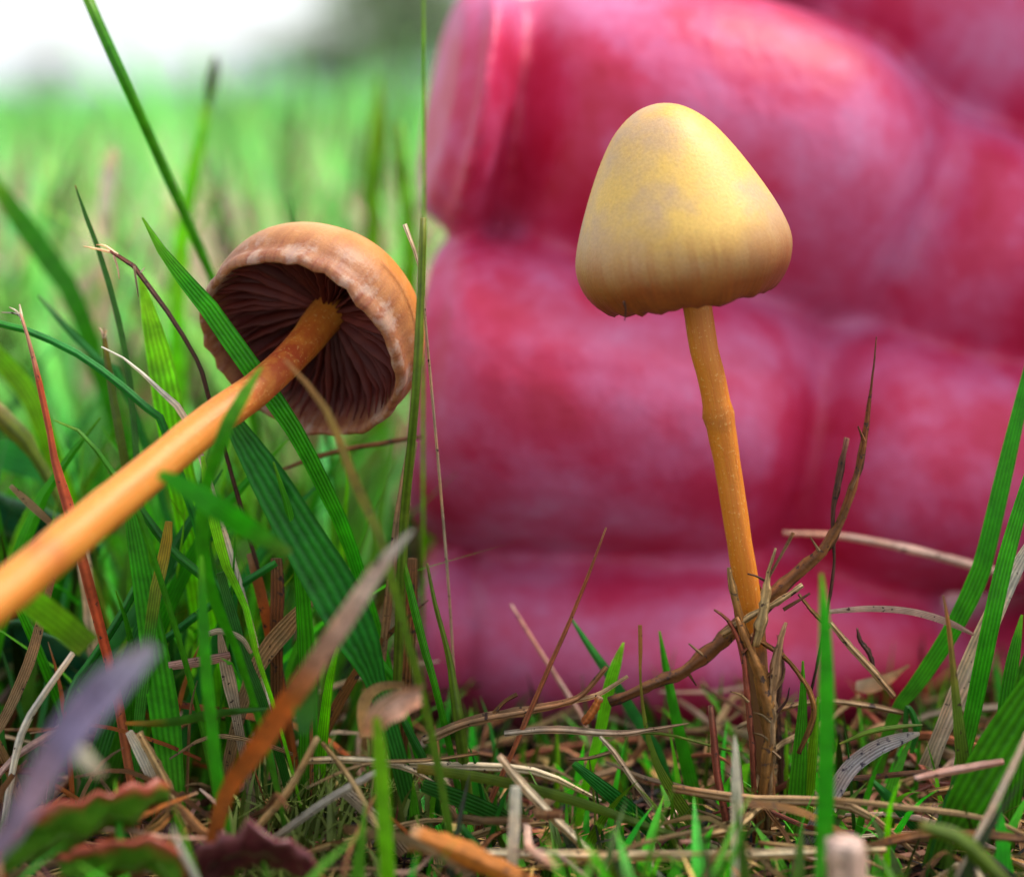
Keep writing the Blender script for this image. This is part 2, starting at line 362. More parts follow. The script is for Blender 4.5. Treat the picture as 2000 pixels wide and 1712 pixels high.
mk('meadow_grass', 'blurred bright green meadow grass stretching back to the trees', 'grass', 3600, 15, 60, -700, 1500, 1.2, 4.0, .12, .30, .1, .9, M['meadow'])
mk('near_meadow_grass', 'blurred broad meadow blades just beyond the leaning mushroom', 'grass', 300, 13, 26, -600, 700, 2.0, 4.3, .12, .26, .1, .8, M['meadow'])
mk('tall_meadow_grass', 'taller blurred meadow grass rising towards the far trees', 'grass', 420, 22, 90, 250, 1500, 3.8, 6.2, .14, .34, .1, .7, M['meadow'])
mk('far_meadow_grass', 'pale green distant meadow grass near the horizon', 'grass', 16000, 55, 900, -900, 1800, 2.6, 5.0, .18, .45, .1, .9, M['meadow'], power=2, seg=4)
mk('dry_meadow_grass', 'pinkish dry grass patches within the blurred meadow', 'grass', 5200, 16, 220, -500, 1500, 1.5, 3.9, .12, .3, .2, 1., M['meadowdry'], power=2, seg=4)
mk('sward_grass', 'short green grass crowding around the foot of the leaning mushroom', 'grass', 620, 10.6, 15.5, -420, 690, .6, 2.4, .05, .13, .1, .9, M['sward'])
mk('low_turf_grass', 'very short green turf grass at the foot of the fingers', 'grass', 560, 9.2, 12.0, 780, 2450, .18, .68, .04, .10, .1, .9, M['sward'])
mk('fine_litter', 'tangle of fine brown straw litter covering the dark soil', 'litter', 4000, 8.4, 14.5, -450, 2450, .10, .62, .02, .075, .8, 3.4, M['litter'], seg=4)
mk('front_turf_grass', 'short green grass under the frame edge before both mushrooms', 'grass', 420, 6.0, 8.8, -600, 2700, .3, 1.0, .05, .11, .1, .9, M['sward'])
# moss cushions
def moss(u, v, d, r):
    base = P(u, v, d); n = 260; b = np.zeros((n, 3)); b[:, 0] = base.x+rng.normal(0, r*.45, n); b[:, 1] = base.y+rng.normal(0, r*.4, n); b[:, 2] = base.z-.25
    o = ribbons('moss', b, rng.uniform(.15, .34, n), rng.uniform(.02, .035, n), rng.uniform(.2, 1.4, n), rng.uniform(0, 6.28, n), rng.random(n), M['mossm'], seg=3)
    return tag(o, 'small olive moss cushion between straws below the gilled cap', 'moss', kind='stuff')
M['mossm'] = moss_mat()
moss(650, 1500, 9.9, .55); moss(560, 1640, 9.4, .4)

# ------------------------------------------------------------------ trees far behind the meadow
bark = plain('bark', (.10, .07, .05), .9, .05); crownm = plant_mat('tree_leaves', (.22, .31, .25), (.25, .34, .27), (.28, .38, .29), .3, .6, 1, 0, var=.7, attr=True)  # leaves paled to grey-green: distance haze is mixed into their colour
def tree(u, d, top, wpx, label):
    b = P(u, HOR, d); z1 = H+(HOR-top)/F*d; wd = wpx/F*d; b.z = 0
    t = empty('tree', b); tag(t, label, 'tree', 'trees at the far edge of the meadow')
    V = []; Fs = []
    tr = tube_mesh('trunk', [(0, 0, -2, wd*.07), (wd*.02, 0, z1*.35, wd*.05), (0, 0, z1*.75, wd*.02)], 8, 8); link('trunk', tr, bark, t)
    for a in range(5):
        th = a*1.3; lb = tube_mesh('limb', [(0, 0, z1*.25+a*z1*.06, wd*.03), (math.cos(th)*wd*.2, math.sin(th)*wd*.2, z1*.5+a*z1*.06, wd*.018), (math.cos(th)*wd*.36, math.sin(th)*wd*.36, z1*.6+a*z1*.06, wd*.006)], 5, 6); link('limb', lb, bark, t)
    n = 2600; cl = rng.normal(0, 1, (26, 3)); cl /= np.linalg.norm(cl, axis=1)[:, None]; cl *= rng.uniform(.3, .95, 26)[:, None]
    k = rng.integers(0, 26, n); p = cl[k]+rng.normal(0, .16, (n, 3)); p = p*np.array([wd*.5, wd*.4, z1*.42])+np.array([0, 0, z1*.58])
    p = p[p[:, 2] > z1*.05]; n = len(p)
    o = ribbons('crown', p, rng.uniform(.035, .07, n)*wd, rng.uniform(.025, .05, n)*wd, rng.uniform(.5, 2, n), rng.uniform(0, 6.28, n), rng.random(n), crownm, seg=2)
    o.parent = t
tree(640, 9000, 66, 300, 'rounded grey-green tree standing alone in the far hedge')
tree(800, 8200, -45, 400, 'tallest dark grey-green tree of the far hedge, beside the fingers')
tree(100, 9500, 112, 80, 'small lone bush on the far horizon under the white sky')
tree(1000, 9200, 30, 300, 'broad grey-green tree in the far hedge hidden by the fingers')

# ------------------------------------------------------------------ mushrooms
gm = gill_mat()
def cap_mesh(name, prof_out, prof_in, seg=72, wob=.02, seed=0., crimp=.0):
    prof_out = [tuple(a[:2]) for a in catmull([(r, z, 0) for r, z in prof_out], 36)]; prof_out[0] = (.004, prof_out[0][1])
    prof = prof_out+prof_in; no = len(prof_out); V = []; Fs = []; UV = []
    for i, (r, z) in enumerate(prof):
        for j in range(seg):
            th = 2*math.pi*j/seg
            f = 1+wob*mnoise.noise(Vector((math.cos(th)*1.2+seed, math.sin(th)*1.2, z*1.5)))*2
            near = math.exp(-((i-no+.5)/(5. if i < no else 2.2))**2)
            f += crimp*near*mnoise.noise(Vector((math.cos(th)*7+seed, math.sin(th)*7, 2.2)))
            dz = crimp*near*1.3*mnoise.noise(Vector((math.cos(th)*6+seed, math.sin(th)*6, 8.2)))
            V.append((r*f*math.cos(th), r*f*math.sin(th), z+dz))
            UV.append((j/seg if j <= seg/2 else 1-j/seg, i/(no-1)))
        if i:
            o = (i-1)*seg; m = i*seg
            for j in range(seg): Fs.append((o+j, m+j, m+(j+1) % seg, o+(j+1) % seg))
    Fs.append(tuple(range(seg)))
    return mesh(name, V, Fs, UV)
def gill_mesh(name, rs, prof_in, depth, seed):
    """one gill plate in the XZ plane between the stem and the rim, hanging under the cap's inside"""
    rr = [p[0] for p in prof_in][::-1]; zz = [p[1] for p in prof_in][::-1]
    n = 12; V = []; Fs = []
    for i in range(n+1):
        t = i/n; r = rs+(rr[-1]*.985-rs)*t; zt = np.interp(r, rr, zz)+.005
        dp = depth*math.sin(math.pi*min(1, .15+.85*t))**.6*(1-.35*t)*(1 if t < .97 else .3)
        zb = zt-dp+.012*mnoise.noise(Vector((seed*5, i*.9, 0)))
        wv = .016*mnoise.noise(Vector((seed*9, i*.8, 4)))*t
        V += [(r, wv-.004, zt), (r, wv*2.-.003, zb), (r, wv*2.+.003, zb), (r, wv+.004, zt)]
        if i:
            o = (i-1)*4; m = i*4
            for k in range(3): Fs.append((o+k, o+k+1, m+k+1, m+k))
    return mesh(name, V, Fs)
def mushroom(label, stem_pts, cap_c, axis, prof_out, prof_in, capm, stemm, ngill, gdepth, knots, seed, spin=0., crimp=.02):
    base = Vector(stem_pts[-1][:3]); t = empty('mushroom', base); tag(t, label, 'mushroom')
    sm = tube_mesh('stem', [(p[0]-base.x, p[1]-base.y, p[2]-base.z, p[3]) for p in stem_pts], 60, 20, .025, seed, knots=knots)
    link('stem', sm, stemm, t)
    q = axis.to_track_quat('Z', 'Y'); cap = link('cap', cap_mesh('cap', prof_out, prof_in, seed=seed, crimp=crimp), capm, t)
    cap.rotation_euler = (q @ Matrix.Rotation(spin, 3, 'Z').to_quaternion()).to_euler(); cap.location = cap_c-base
    vs = [gill_mesh('gill', .07, prof_in, gdepth*(1, .8, 1.1, .9)[k], seed+k) for k in range(4)]
    for i in range(ngill):
        g = link('gill', vs[i % 4], gm, cap); g.rotation_euler = (0, 0, 2*math.pi*(i+random.uniform(-.2, .2))/ngill); g.scale = (1, 1, random.uniform(.85, 1.1))
    return t, cap
s = 1/367.
# upright mushroom
po = [(.012, 389), (20, 387), (42, 380), (68, 364), (98, 335), (130, 288), (161, 232), (190, 172), (206, 130), (213, 100), (212, 74), (203, 45), (186, 20), (168, 4), (158, 0)]
po = [(r*s*1.0, z*s) for r, z in po]
pi_ = [(150*s, 6*s), (146*s, 40*s), (130*s, 110*s), (95*s, 190*s), (55*s, 250*s), (20*s, 270*s)]
capR = cap_mat('tan_cap', (.64, .34, .06), (.62, .39, .10), (.44, .29, .18), (.20, .05, .010), (.28, .07, .010))  # rim darkened for shade under the bell; grey patch part own colour, part shade
stR = stem_mat('orange_stem', (.50, .135, .001), (.56, .19, .004), (.30, .09, .008), [(.305, .02, .7), (.02, .05, .8), (.66, .08, .4)], soil=.60)
ax = Vector((-.165, .03, 1)).normalized()
d0 = 9.95
pts = [P(1330, 420, d0), P(1352, 540, d0), P(1362, 600, d0), P(1375, 680, d0-.02), P(1391, 745, d0-.02), P(1418, 890, d0), P(1443, 1050, d0), P(1463, 1180, d0+.02), P(1478, 1320, d0+.05), P(1492, 1560, d0+.1), P(1496, 1730, d0+.1)]
wds = [46, 54, 56, 56, 54, 52, 50, 50, 48, 46, 46]
mushroom('upright mushroom with pale tan bell cap in front of the pink fingers', [(*p, wd*s) for p, wd in zip(pts, wds)], P(1348, 588, d0), ax, po, pi_, capR, stR, 44, .16, [(.30, .17, .012), (.33, .05, .03)], 1.3)
thr = link('hanging_thread', tube_mesh('hanging_thread', [(*(P(u, v, d0-.45)-pts[-1]), q*s) for u, v, q in ((1218, 588, 6), (1222, 605, 3), (1220, 626, 2))], 6, 5), M['dark'], bpy.data.objects['mushroom'])
# leaning mushroom seen from below
Rr = 228*s
k_ = 1.085
po = [(.01, .60), (.14, .59), (.28, .555), (.40, .485), (.48, .40), (.535, .30), (.558, .21), (.556, .14), (.54, .08), (.548, .03), (.54, -.005), (.525, -.02)]
pi2 = [(.508, -.012), (.50, .04), (.475, .12), (.42, .22), (.33, .31), (.2, .39), (.08, .42)]
po = [(a*k_, b*k_) for a, b in po]; pi2 = [(a*k_, b*k_) for a, b in pi2]
capL = cap_mat('orange_brown_cap', (.46, .165, .025), (.50, .18, .03), (.54, .28, .10), (.30, .12, .05), (.20, .05, .022), veil=.22)
stL = stem_mat('amber_stem', (.56, .17, .010), (.62, .235, .028), (.32, .035, .003), [(.12, .15, 1.), (.47, .022, .55), (.60, .012, .3), (.80, .016, .75), (.84, .02, .3)])
axL = Vector((.37, .80, .47)).normalized(); cL = P(585, 680, 10.0)
std = Vector((.50, .77, .385)).normalized()
def along(t): return cL-(axL if t < .1 else (axL*.4+std*.6) if t < .5 else std)*t
pl = [along(-.44), along(-.2), along(.0), along(.35), along(.75), along(1.2), along(1.65), along(2.1), along(2.55)]
tail = pl[-1]; pl += [tail+Vector((-.24, -.36, -.26)), tail+Vector((-.42, -.62, -.72)), Vector((tail.x-.5, tail.y-.74, -.05))]
wl = [82, 72, 66, 66, 70, 72, 74, 74, 76, 78, 82, 90]
mushroom('leaning mushroom with orange stem, dark gills showing under its brown cap', [(*p, wd*s) for p, wd in zip(pl, wl)], cL, axL, po, pi2, capL, stL, 60, .17, [(.44, .06, .012), (.62, .05, .012), (.78, .08, .012)], 4.4, crimp=.03)

# ------------------------------------------------------------------ the hand behind the upright mushroom
def loft(bm, rings, k=28, cap_r=.3):
    """rings: (centre, half height, half depth); square-ish ellipse sections with rounded ends"""
    prev = None
    def ring(c, a, b, T):
        Wd = Vector((0, 1, 0)); N = T.cross(Wd).normalized(); Wd = N.cross(T).normalized(); r = []
        for j in range(k):
            th = 2*math.pi*j/k; ct, st_ = math.cos(th), math.sin(th); e = 1.0
            r.append(bm.verts.new(c+N*a*math.copysign(abs(ct)**e, ct)+Wd*b*math.copysign(abs(st_)**e, st_)))
        return r
    n = len(rings); allr = []; win = 7 if n > 20 else 1
    for i, (c, a, b) in enumerate(rings):
        T = (rings[min(i+win, n-1)][0]-rings[max(i-win, 0)][0]); T.y *= .35; T.normalize()
        if i == 0:
            for q in (1., .8, .5, .2): allr.append(ring(c-T*cap_r*math.sin(q*math.pi/2), a*(max(0, 1-q**3.5)**.5*.55+.45 if q < 1 else .35), b*(max(0, 1-q**3.5)**.5*.6+.4 if q < 1 else .35), T))
        allr.append(ring(c, a, b, T))
        if i == n-1:
            for q in (.2, .5, .8, 1.): allr.append(ring(c+T*cap_r*math.sin(q*math.pi/2), a*(max(0, 1-q**3.5)**.5*.55+.45 if q < 1 else .35), b*(max(0, 1-q**3.5)**.5*.6+.4 if q < 1 else .35), T))
    for r0, r1 in zip(allr, allr[1:]):
        for j in range(k): bm.faces.new((r0[j], r0[(j+1) % k], r1[(j+1) % k], r1[j]))
    bm.faces.new(allr[0][::-1]); bm.faces.new(allr[-1])
bm = bmesh.new()
def finger(keys, cr=.13):
    """keys: (u, v, depth, half height px, half depth cm)"""
    q = catmull([(*P(u, v, d), hh*d/F, hd) for u, v, d, hh, hd in keys], 48)
    loft(bm, [(Vector(a[:3]), a[3], a[4]*1.06) for a in q], cap_r=cr)
TIP = 865
finger([(1395, -330, 13.4, 190, .7), (1560, -240, 13.4, 235, .8), (1700, -130, 13.4, 240, .8), (1850, -20, 13.3, 235, .8), (2050, 100, 13.3, 240, .85), (2350, 230, 13.2, 260, .9)])
finger([(TIP+26, 205, 12.55, 225, .72), (912, 208, 12.42, 246, .90), (955, 218, 12.54, 240, .82), (992, 226, 12.82, 232, .62), (1030, 230, 12.84, 246, .72), (1100, 240, 12.72, 278, .92), (1320, 262, 12.62, 295, 1.0), (1560, 318, 12.62, 285, .95), (1690, 390, 12.70, 250, .84),
        (1748, 428, 12.86, 238, .70), (1800, 450, 12.80, 236, .78), (1900, 482, 12.7, 232, .88), (2100, 530, 12.75, 225, .86), (2400, 590, 12.9, 235, .9)])
finger([(TIP-6, 752, 12.42, 280, .78), (900, 755, 12.35, 298, .93), (1050, 772, 12.32, 296, .98), (1250, 800, 12.34, 280, .96), (1430, 830, 12.42, 262, .88), (1515, 850, 12.58, 248, .74), (1545, 856, 12.68, 244, .64), (1580, 866, 12.62, 244, .72),
        (1700, 890, 12.48, 250, .90), (1900, 910, 12.5, 240, .90), (2150, 930, 12.6, 225, .88), (2400, 940, 12.8, 235, .9)])
finger([(TIP+4, 1228, 12.42, 172, .76), (900, 1232, 12.42, 182, .78), (918, 1232, 12.50, 174, .72), (945, 1232, 12.42, 180, .84), (1100, 1234, 12.34, 184, .90), (1350, 1240, 12.34, 184, .90), (1580, 1250, 12.40, 178, .86), (1720, 1262, 12.52, 158, .74), (1790, 1278, 12.70, 130, .60), (1850, 1292, 12.9, 118, .58),
        (1950, 1280, 13.05, 140, .66), (2150, 1250, 13.1, 165, .75), (2400, 1220, 13.1, 190, .85)])
def Q(u, v, d): return P(u, v, d)
loft(bm, [(Q(2200, 560, 13.2), 2.3, .75), (Q(2500, 580, 13.2), 2.7, 1.1), (Q(2900, 560, 13.3), 2.8, 1.3), (Q(3400, 540, 13.5), 2.5, 1.4), (Q(3800, 540, 13.8), 2.0, 1.4), (Q(4200, 560, 14.2), 1.9, 1.35), (Q(5200, 640, 15.5), 2.2, 1.6), (Q(6600, 760, 17), 2.7, 2.1)], cap_r=.5)
loft(bm, [(Q(3200, 100, 12.8), .9, 1.0), (Q(2900, -200, 12.4), 1.0, 1.0), (Q(2600, -480, 12.6), .85, .85), (Q(2350, -700, 12.9), .8, .75), (Q(2150, -850, 13.1), .7, .6)], cap_r=.4)
me = bpy.data.meshes.new('hand'); bm.normal_update(); bm.to_mesh(me); bm.free()
tmp = bpy.data.objects.new('hand_build', me); C.objects.link(tmp)
md = tmp.modifiers.new('r', 'REMESH'); md.mode = 'VOXEL'; md.voxel_size = .055
ms_ = tmp.modifiers.new('s', 'SMOOTH'); ms_.iterations = 7; ms_.factor = .5
dg = bpy.context.evaluated_depsgraph_get(); hm = bpy.data.meshes.new_from_object(tmp.evaluated_get(dg)); bpy.data.objects.remove(tmp)
hm.materials.clear(); hm.name = 'hand'
hand = link('hand', hm, skin_mat())
tag(hand, 'pink bare hand held on edge behind the upright mushroom, palm side showing', 'hand')

# ------------------------------------------------------------------ single blades and stalks
HERO = []
def thing(name, kind, mat, path, label, cat, root=True, n=16, ang=0., twist=0., fold=.13, rough=.10, fibres=(), parts=()):
    """path: (u, v, width px, depth)"""
    pts = [(*P(u, v, d), wd*d/F) for u, v, wd, d in path]
    if root:
        e = pts[-1]; p = pts[-2]; g = gz(e[0], e[1])-.06
        if e[2] > g+.05:
            hh = e[2]-g; dx = max(-.35, min(.35, (e[0]-p[0])/max(p[2]-e[2], .05)))*hh*.6
            pts += [(e[0]+dx*.6, e[1]+hh*.10, e[2]-hh*.5, e[3]*.9), (e[0]+dx, e[1]+hh*.16, g, e[3]*.75)]
    b = Vector(pts[-1][:3]); loc = [(p[0]-b.x, p[1]-b.y, p[2]-b.z, p[3]) for p in pts]; sd_ = random.random()*50
    if kind == 'b': me = blade_mesh(name, loc, n+4*root, fold, .01, ang, twist, .0, sd_)
    else: me = tube_mesh(name, loc, n+8, 7, rough, sd_)
    o = link(name, me, M[mat]); o.location = b; tag(o, label, cat)
    for nm, mt, pth in fibres:
        fp = [(*P(u, v, d), wd*d/F) for u, v, wd, d in pth]
        fo = link(nm, tube_mesh(nm, [(x-b.x, y-b.y, z-b.z, q) for x, y, z, q in fp], 8, 5, .05, sd_), M[mt], o)
    return o
def ln(d, *uvw): return [(u, v, wd, d) for u, v, wd in uvw]
def lv(*uvwd): return list(uvwd)
G, S, BL = 'grass_shoot', 'straw', 'grass'
T = thing
# ---- left: around the leaning mushroom
T('grass_stalk', 't', 'green', lv((160, -30, 22, 10.5), (205, 75, 22, 10.5), (240, 150, 22, 10.5), (330, 350, 20, 10.9), (405, 520, 18, 11.2), (465, 680, 17, 11.4), (500, 850, 16, 11.6)), 'tall smooth green stalk slanting up into the white sky', 'stalk', rough=.02)
T(G, 'b', 'redtip', ln(10.2, (147, 362, 4), (165, 415, 11), (190, 480, 14), (225, 600, 16), (250, 720, 17), (265, 870, 17), (275, 1000, 16)), 'slim upright green blade with reddish tip left of the leaning mushroom', 'grass', ang=.5)
T(G, 'b', 'green', lv((278, 425, 4, 9.8), (330, 510, 24, 9.82), (395, 585, 38, 9.84), (450, 662, 42, 9.85), (520, 760, 42, 9.87), (575, 840, 36, 9.9), (640, 965, 32, 10.0), (690, 1085, 28, 10.1)), 'long green blade crossing the gills and passing behind the orange stem', 'grass', fold=.12)
T('dry_stalk', 't', 'dark', ln(10.0, (215, 490, 7), (262, 520, 10), (300, 572, 10), (345, 635, 10), (385, 705, 9), (408, 775, 9)), 'dark brown dry stalk with frayed white top left of the cap', 'stalk', rough=.25,
  fibres=[('fibre', 'white', ln(10, (225, 494, 7), (195, 487, 5), (163, 481, 2))), ('fibre', 'white', ln(10, (230, 497, 6), (205, 480, 4), (188, 478, 2))), ('fibre', 'white', ln(10, (222, 498, 5), (229, 520, 4), (233, 545, 2))),
          ('fibre', 'pale', ln(9.98, (262, 520, 5), (266, 550, 4), (270, 580, 2))), ('fibre', 'white', ln(9.98, (275, 532, 4), (283, 522, 2)))])
T(G, 'b', 'lime', ln(10.35, (272, 535, 6), (284, 580, 22), (300, 650, 42), (318, 730, 54), (332, 810, 58)), 'broad lime blade standing just behind the dark frayed stalk', 'grass', n=18)
T('grass_stalk', 't', 'deep', ln(10.05, (-60, 622, 14), (0, 632, 14), (60, 648, 14), (150, 690, 15), (220, 740, 15), (290, 800, 16), (330, 860, 16)), 'arching dark green stalk running down to the orange stem', 'stalk', rough=.02)
T(G, 'b', 'blue', ln(10.7, (75, 577, 5), (130, 640, 15), (200, 710, 16), (250, 770, 16)), 'bluish green blade just above the arching dark stalk', 'grass')
T('dry_stalk', 't', 'red', ln(9.75, (40, 612, 6), (55, 660, 8), (75, 740, 11), (95, 830, 13), (106, 892, 16), (128, 970, 22), (152, 1060, 22)), 'reddish orange stalk with split pale tip beside the orange stem', 'stalk', rough=.12,
  fibres=[('fibre', 'white', ln(9.75, (42, 620, 5), (30, 612, 4), (3, 610, 2))), ('fibre', 'white', ln(9.75, (42, 618, 5), (30, 606, 4), (18, 600, 2))), ('fibre', 'white', ln(9.75, (43, 625, 7), (40, 605, 5), (38, 594, 3)))])
T('dry_stalk', 't', 'white', ln(9.9, (198, 677, 3), (250, 705, 5), (300, 750, 9), (340, 790, 14), (372, 830, 13)), 'curved white withered stalk tip above the orange stem', 'stalk', rough=.1)
T(G, 'b', 'green', ln(9.6, (105, 820, 3), (150, 838, 7), (190, 880, 11), (235, 945, 13), (270, 1000, 13)), 'thin curling blade with white hair tip just left of the stem node', 'grass')
T(G, 'b', 'olive', ln(10.3, (203, 652, 8), (212, 720, 14), (225, 800, 17), (240, 880, 18)), 'cropped olive blade with frayed white end', 'grass', fibres=[('fibre', 'white', ln(10.3, (203, 660, 7), (198, 645, 4), (192, 640, 2))), ('fibre', 'white', ln(10.3, (204, 660, 6), (208, 645, 3))), ('fibre', 'pale', ln(10.3, (205, 662, 5), (203, 640, 2)))])
T(G, 'b', 'lime', ln(11.2, (-50, 640, 20), (0, 700, 40), (50, 760, 44), (90, 850, 40)), 'wide blurred lime blade sloping in from the reddish stalk side', 'grass')
T('grass_sheath', 't', 'olive', ln(10.8, (-30, 780, 34), (20, 830, 38), (52, 862, 36), (62, 880, 24), (110, 960, 22), (150, 1050, 22)), 'swollen olive grass sheath leaning behind the reddish stalk', 'grass', rough=.06)
T(G, 'b', 'blue', ln(11.4, (-60, 870, 40), (0, 885, 66), (60, 905, 66), (120, 960, 40)), 'flat grey-green leaf lying behind the swollen sheath', 'grass', fold=.08)
T(G, 'b', 'green', lv((512, 715, 4, 8.9), (490, 750, 20, 8.85), (455, 805, 28, 8.8), (425, 880, 26, 8.85), (402, 950, 22, 9.0), (394, 1020, 30, 9.1), (400, 1110, 34, 9.2), (430, 1200, 28, 9.3), (470, 1290, 22, 9.4)), 'soft green blade bending in front of the orange stem', 'grass', twist=.9)
T(G, 'b', 'deep', lv((440, 800, 30, 9.7), (520, 930, 74, 9.65), (590, 1050, 90, 9.62), (650, 1150, 100, 9.6), (700, 1250, 84, 9.6), (738, 1345, 40, 9.65)), 'very wide deep green blade under the gilled cap', 'grass', n=22, fold=.16)
T(G, 'b', 'green', lv((310, 925, 20, 8.5), (360, 950, 40, 8.5), (430, 995, 52, 8.5), (500, 1042, 44, 8.6), (565, 1080, 20, 8.7)), 'blurred green blade crossing under the stem node', 'grass', root=False)
T(G, 'b', 'green', ln(9.9, (248, 960, 14), (262, 1040, 32), (278, 1130, 42), (300, 1260, 54), (322, 1400, 60), (338, 1545, 46)), 'broad upright green blade standing below the orange stem', 'grass', n=22)
T(G, 'b', 'green', ln(9.1, (393, 1085, 8), (396, 1180, 22), (402, 1300, 27), (415, 1430, 28), (428, 1540, 28), (444, 1640, 26)), 'narrow bright green blade between broad blade and dead orange leaf', 'grass', ang=.3)
T(G, 'b', 'lime', lv((36, 1158, 44, 9.0), (70, 1180, 60, 9.0), (120, 1218, 62, 9.02), (172, 1262, 58, 9.05)), 'short bright lime blade cut square, below the stem', 'grass', root=False, fold=.10)
T('grass_stalk', 't', 'deep', ln(10.0, (275, 1128, 16), (232, 1208, 17), (178, 1290, 17), (140, 1350, 16)), 'short deep green stalk slanting behind the square-cut lime blade', 'stalk', rough=.02)
T('grass_stalk', 't', 'deep', ln(10.1, (540, 1098, 15), (430, 1168, 16), (320, 1250, 16), (240, 1310, 15)), 'round green stalk lying across between broad blades', 'stalk', rough=.02, root=False)
T(G, 'b', 'yellowtip', ln(9.8, (330, 1018, 14), (325, 1060, 22), (315, 1110, 24), (300, 1180, 24)), 'stubby green blade with cut yellowed tip', 'grass', fold=.3)
T('grass_stalk', 't', 'deep', ln(10.0, (262, 975, 14), (330, 1068, 18), (400, 1128, 18), (440, 1170, 16)), 'dark green stalk passing behind the stubby yellowed blade', 'stalk', rough=.02)
T(G, 'b', 'deep', ln(9.8, (430, 1118, 16), (452, 1195, 22), (480, 1290, 22), (512, 1368, 20)), 'dark green blunt blade below the very wide blade', 'grass', fold=.3)
T(G, 'b', 'lime', ln(9.7, (396, 890, 8), (405, 960, 18), (424, 1040, 24), (444, 1110, 22), (478, 1180, 18), (502, 1280, 18), (532, 1370, 18)), 'twisted lime blade rising beside the blunt dark blade', 'grass', twist=1.4)
T('dead_leaf', 'b', 'orangepale', lv((806, 1035, 6, 8.3), (750, 1095, 26, 8.3), (690, 1185, 38, 8.35), (620, 1290, 40, 8.4), (560, 1375, 44, 8.5), (500, 1465, 42, 8.6), (440, 1555, 32, 8.8)), 'long orange dead blade with pale grey upper end', 'leaf', fold=.3, twist=.3)
T('dead_leaf', 'b', 'yellowtip', ln(8.5, (606, 1300, 22), (602, 1345, 40), (596, 1390, 46), (590, 1432, 20)), 'small ochre dead leaf hanging on the orange dead blade', 'leaf', root=False)
T('dead_leaf', 'b', 'purple', lv((300, 1262, 30, 7.4), (215, 1335, 78, 7.35), (140, 1420, 74, 7.3), (80, 1520, 60, 7.3), (20, 1620, 46, 7.3), (-60, 1730, 36, 7.4)), 'blurred purple-grey withered leaf slanting near the frame corner', 'leaf', fold=.35, twist=.5)
T('dead_leaf', 'b', 'white', ln(7.7, (140, 1440, 26), (165, 1480, 40), (200, 1510, 22)), 'blurred whitish flake against the purple-grey leaf', 'leaf', root=False)
T(G, 'b', 'lime', ln(8.6, (735, 1400, 14), (742, 1470, 28), (748, 1560, 30), (757, 1700, 30)), 'blurred bright green blade beside the curled tan leaf', 'grass')
T('dead_leaf', 'b', 'pinkish', lv((718, 1440, 30, 8.7), (745, 1395, 54, 8.6), (785, 1372, 62, 8.6), (830, 1356, 50, 8.7)), 'curled tan dead leaf below the seam of grass and fingers', 'leaf', root=False, fold=.4)
T('dead_leaf', 'b', 'straw', ln(9.3, (712, 1440, 18), (708, 1395, 22), (716, 1360, 24), (745, 1340, 20), (790, 1335, 12)), 'thin rolled straw behind the curled tan leaf', 'leaf', root=False, fold=.4)
T(G, 'b', 'yellowtip', ln(9.4, (245, 1412, 10), (330, 1410, 24), (430, 1392, 24), (526, 1383, 6)), 'small green leaf lying level with an orange end', 'grass', root=False, ang=.3)
T(S, 'b', 'straw', ln(9.9, (118, 1075, 8), (88, 1180, 16), (58, 1290, 22), (10, 1400, 20), (-20, 1450, 18)), 'tan straw hanging below the stem over the dark leaf', 'straw', fold=.3)
T(S, 't', 'white', ln(9.7, (142, 1275, 12), (60, 1395, 15), (32, 1470, 15), (10, 1590, 14)), 'whitish bent straw under the square-cut lime blade', 'straw', rough=.12)
T(S, 'b', 'white', ln(9.4, (745, 1502, 14), (640, 1562, 18), (525, 1645, 16)), 'bleached flat straw lying under the mossy hollow', 'straw', root=False)
T(S, 't', 'straw', ln(9.2, (620, 1440, 12), (565, 1540, 16), (500, 1620, 16), (450, 1712, 15)), 'brownish straw parallel to the orange dead blade', 'straw', root=False)
T(S, 'b', 'pale', ln(9.5, (675, 1545, 26), (730, 1595, 30), (790, 1665, 28)), 'flat ribbed straw crossing the bleached straw', 'straw', root=False, fold=.05)
T(S, 'b', 'white', ln(9.6, (252, 1428, 16), (275, 1470, 26), (302, 1530, 20)), 'white curled husk leaning at the broad blade', 'straw', root=False, fold=.5)
T(S, 't', 'straw', ln(9.5, (272, 1430, 14), (320, 1520, 19), (366, 1615, 19)), 'tan stub leaning on the white husk', 'straw', rough=.15, root=False)
T(G, 'b', 'white', ln(8.4, (335, 1612, 4), (355, 1660, 12), (392, 1735, 13)), 'thin white blade tip poking up before the crimson leaf', 'grass')
T('grass_stalk', 't', 'olive', lv((826, 425, 12, 9.6), (822, 560, 16, 9.6), (815, 720, 19, 9.6), (804, 860, 18, 9.7), (792, 980, 20, 9.85), (786, 1080, 20, 9.9)), 'upright olive stalk close beside the brown cap', 'stalk', rough=.08)
T(G, 'b', 'lime', ln(10.9, (827, -30, 6), (828, 120, 9), (828, 300, 9), (828, 460, 9), (826, 640, 9)), 'thin lime blade rising straight up along the fingertips', 'grass', ang=.7)
T('dry_stalk', 't', 'pale', ln(9.9, (790, 438, 9), (806, 480, 7), (820, 525, 6), (828, 600, 6)), 'pale dry spike at the upper edge of the brown cap', 'stalk')
T('dry_stalk', 'b', 'tantip', ln(8.9, (555, 702, 5), (600, 750, 11), (640, 805, 14), (665, 862, 17), (692, 940, 20), (735, 1030, 20), (760, 1110, 18)), 'yellow-brown arching blade in front of the gills', 'grass', fold=.3)
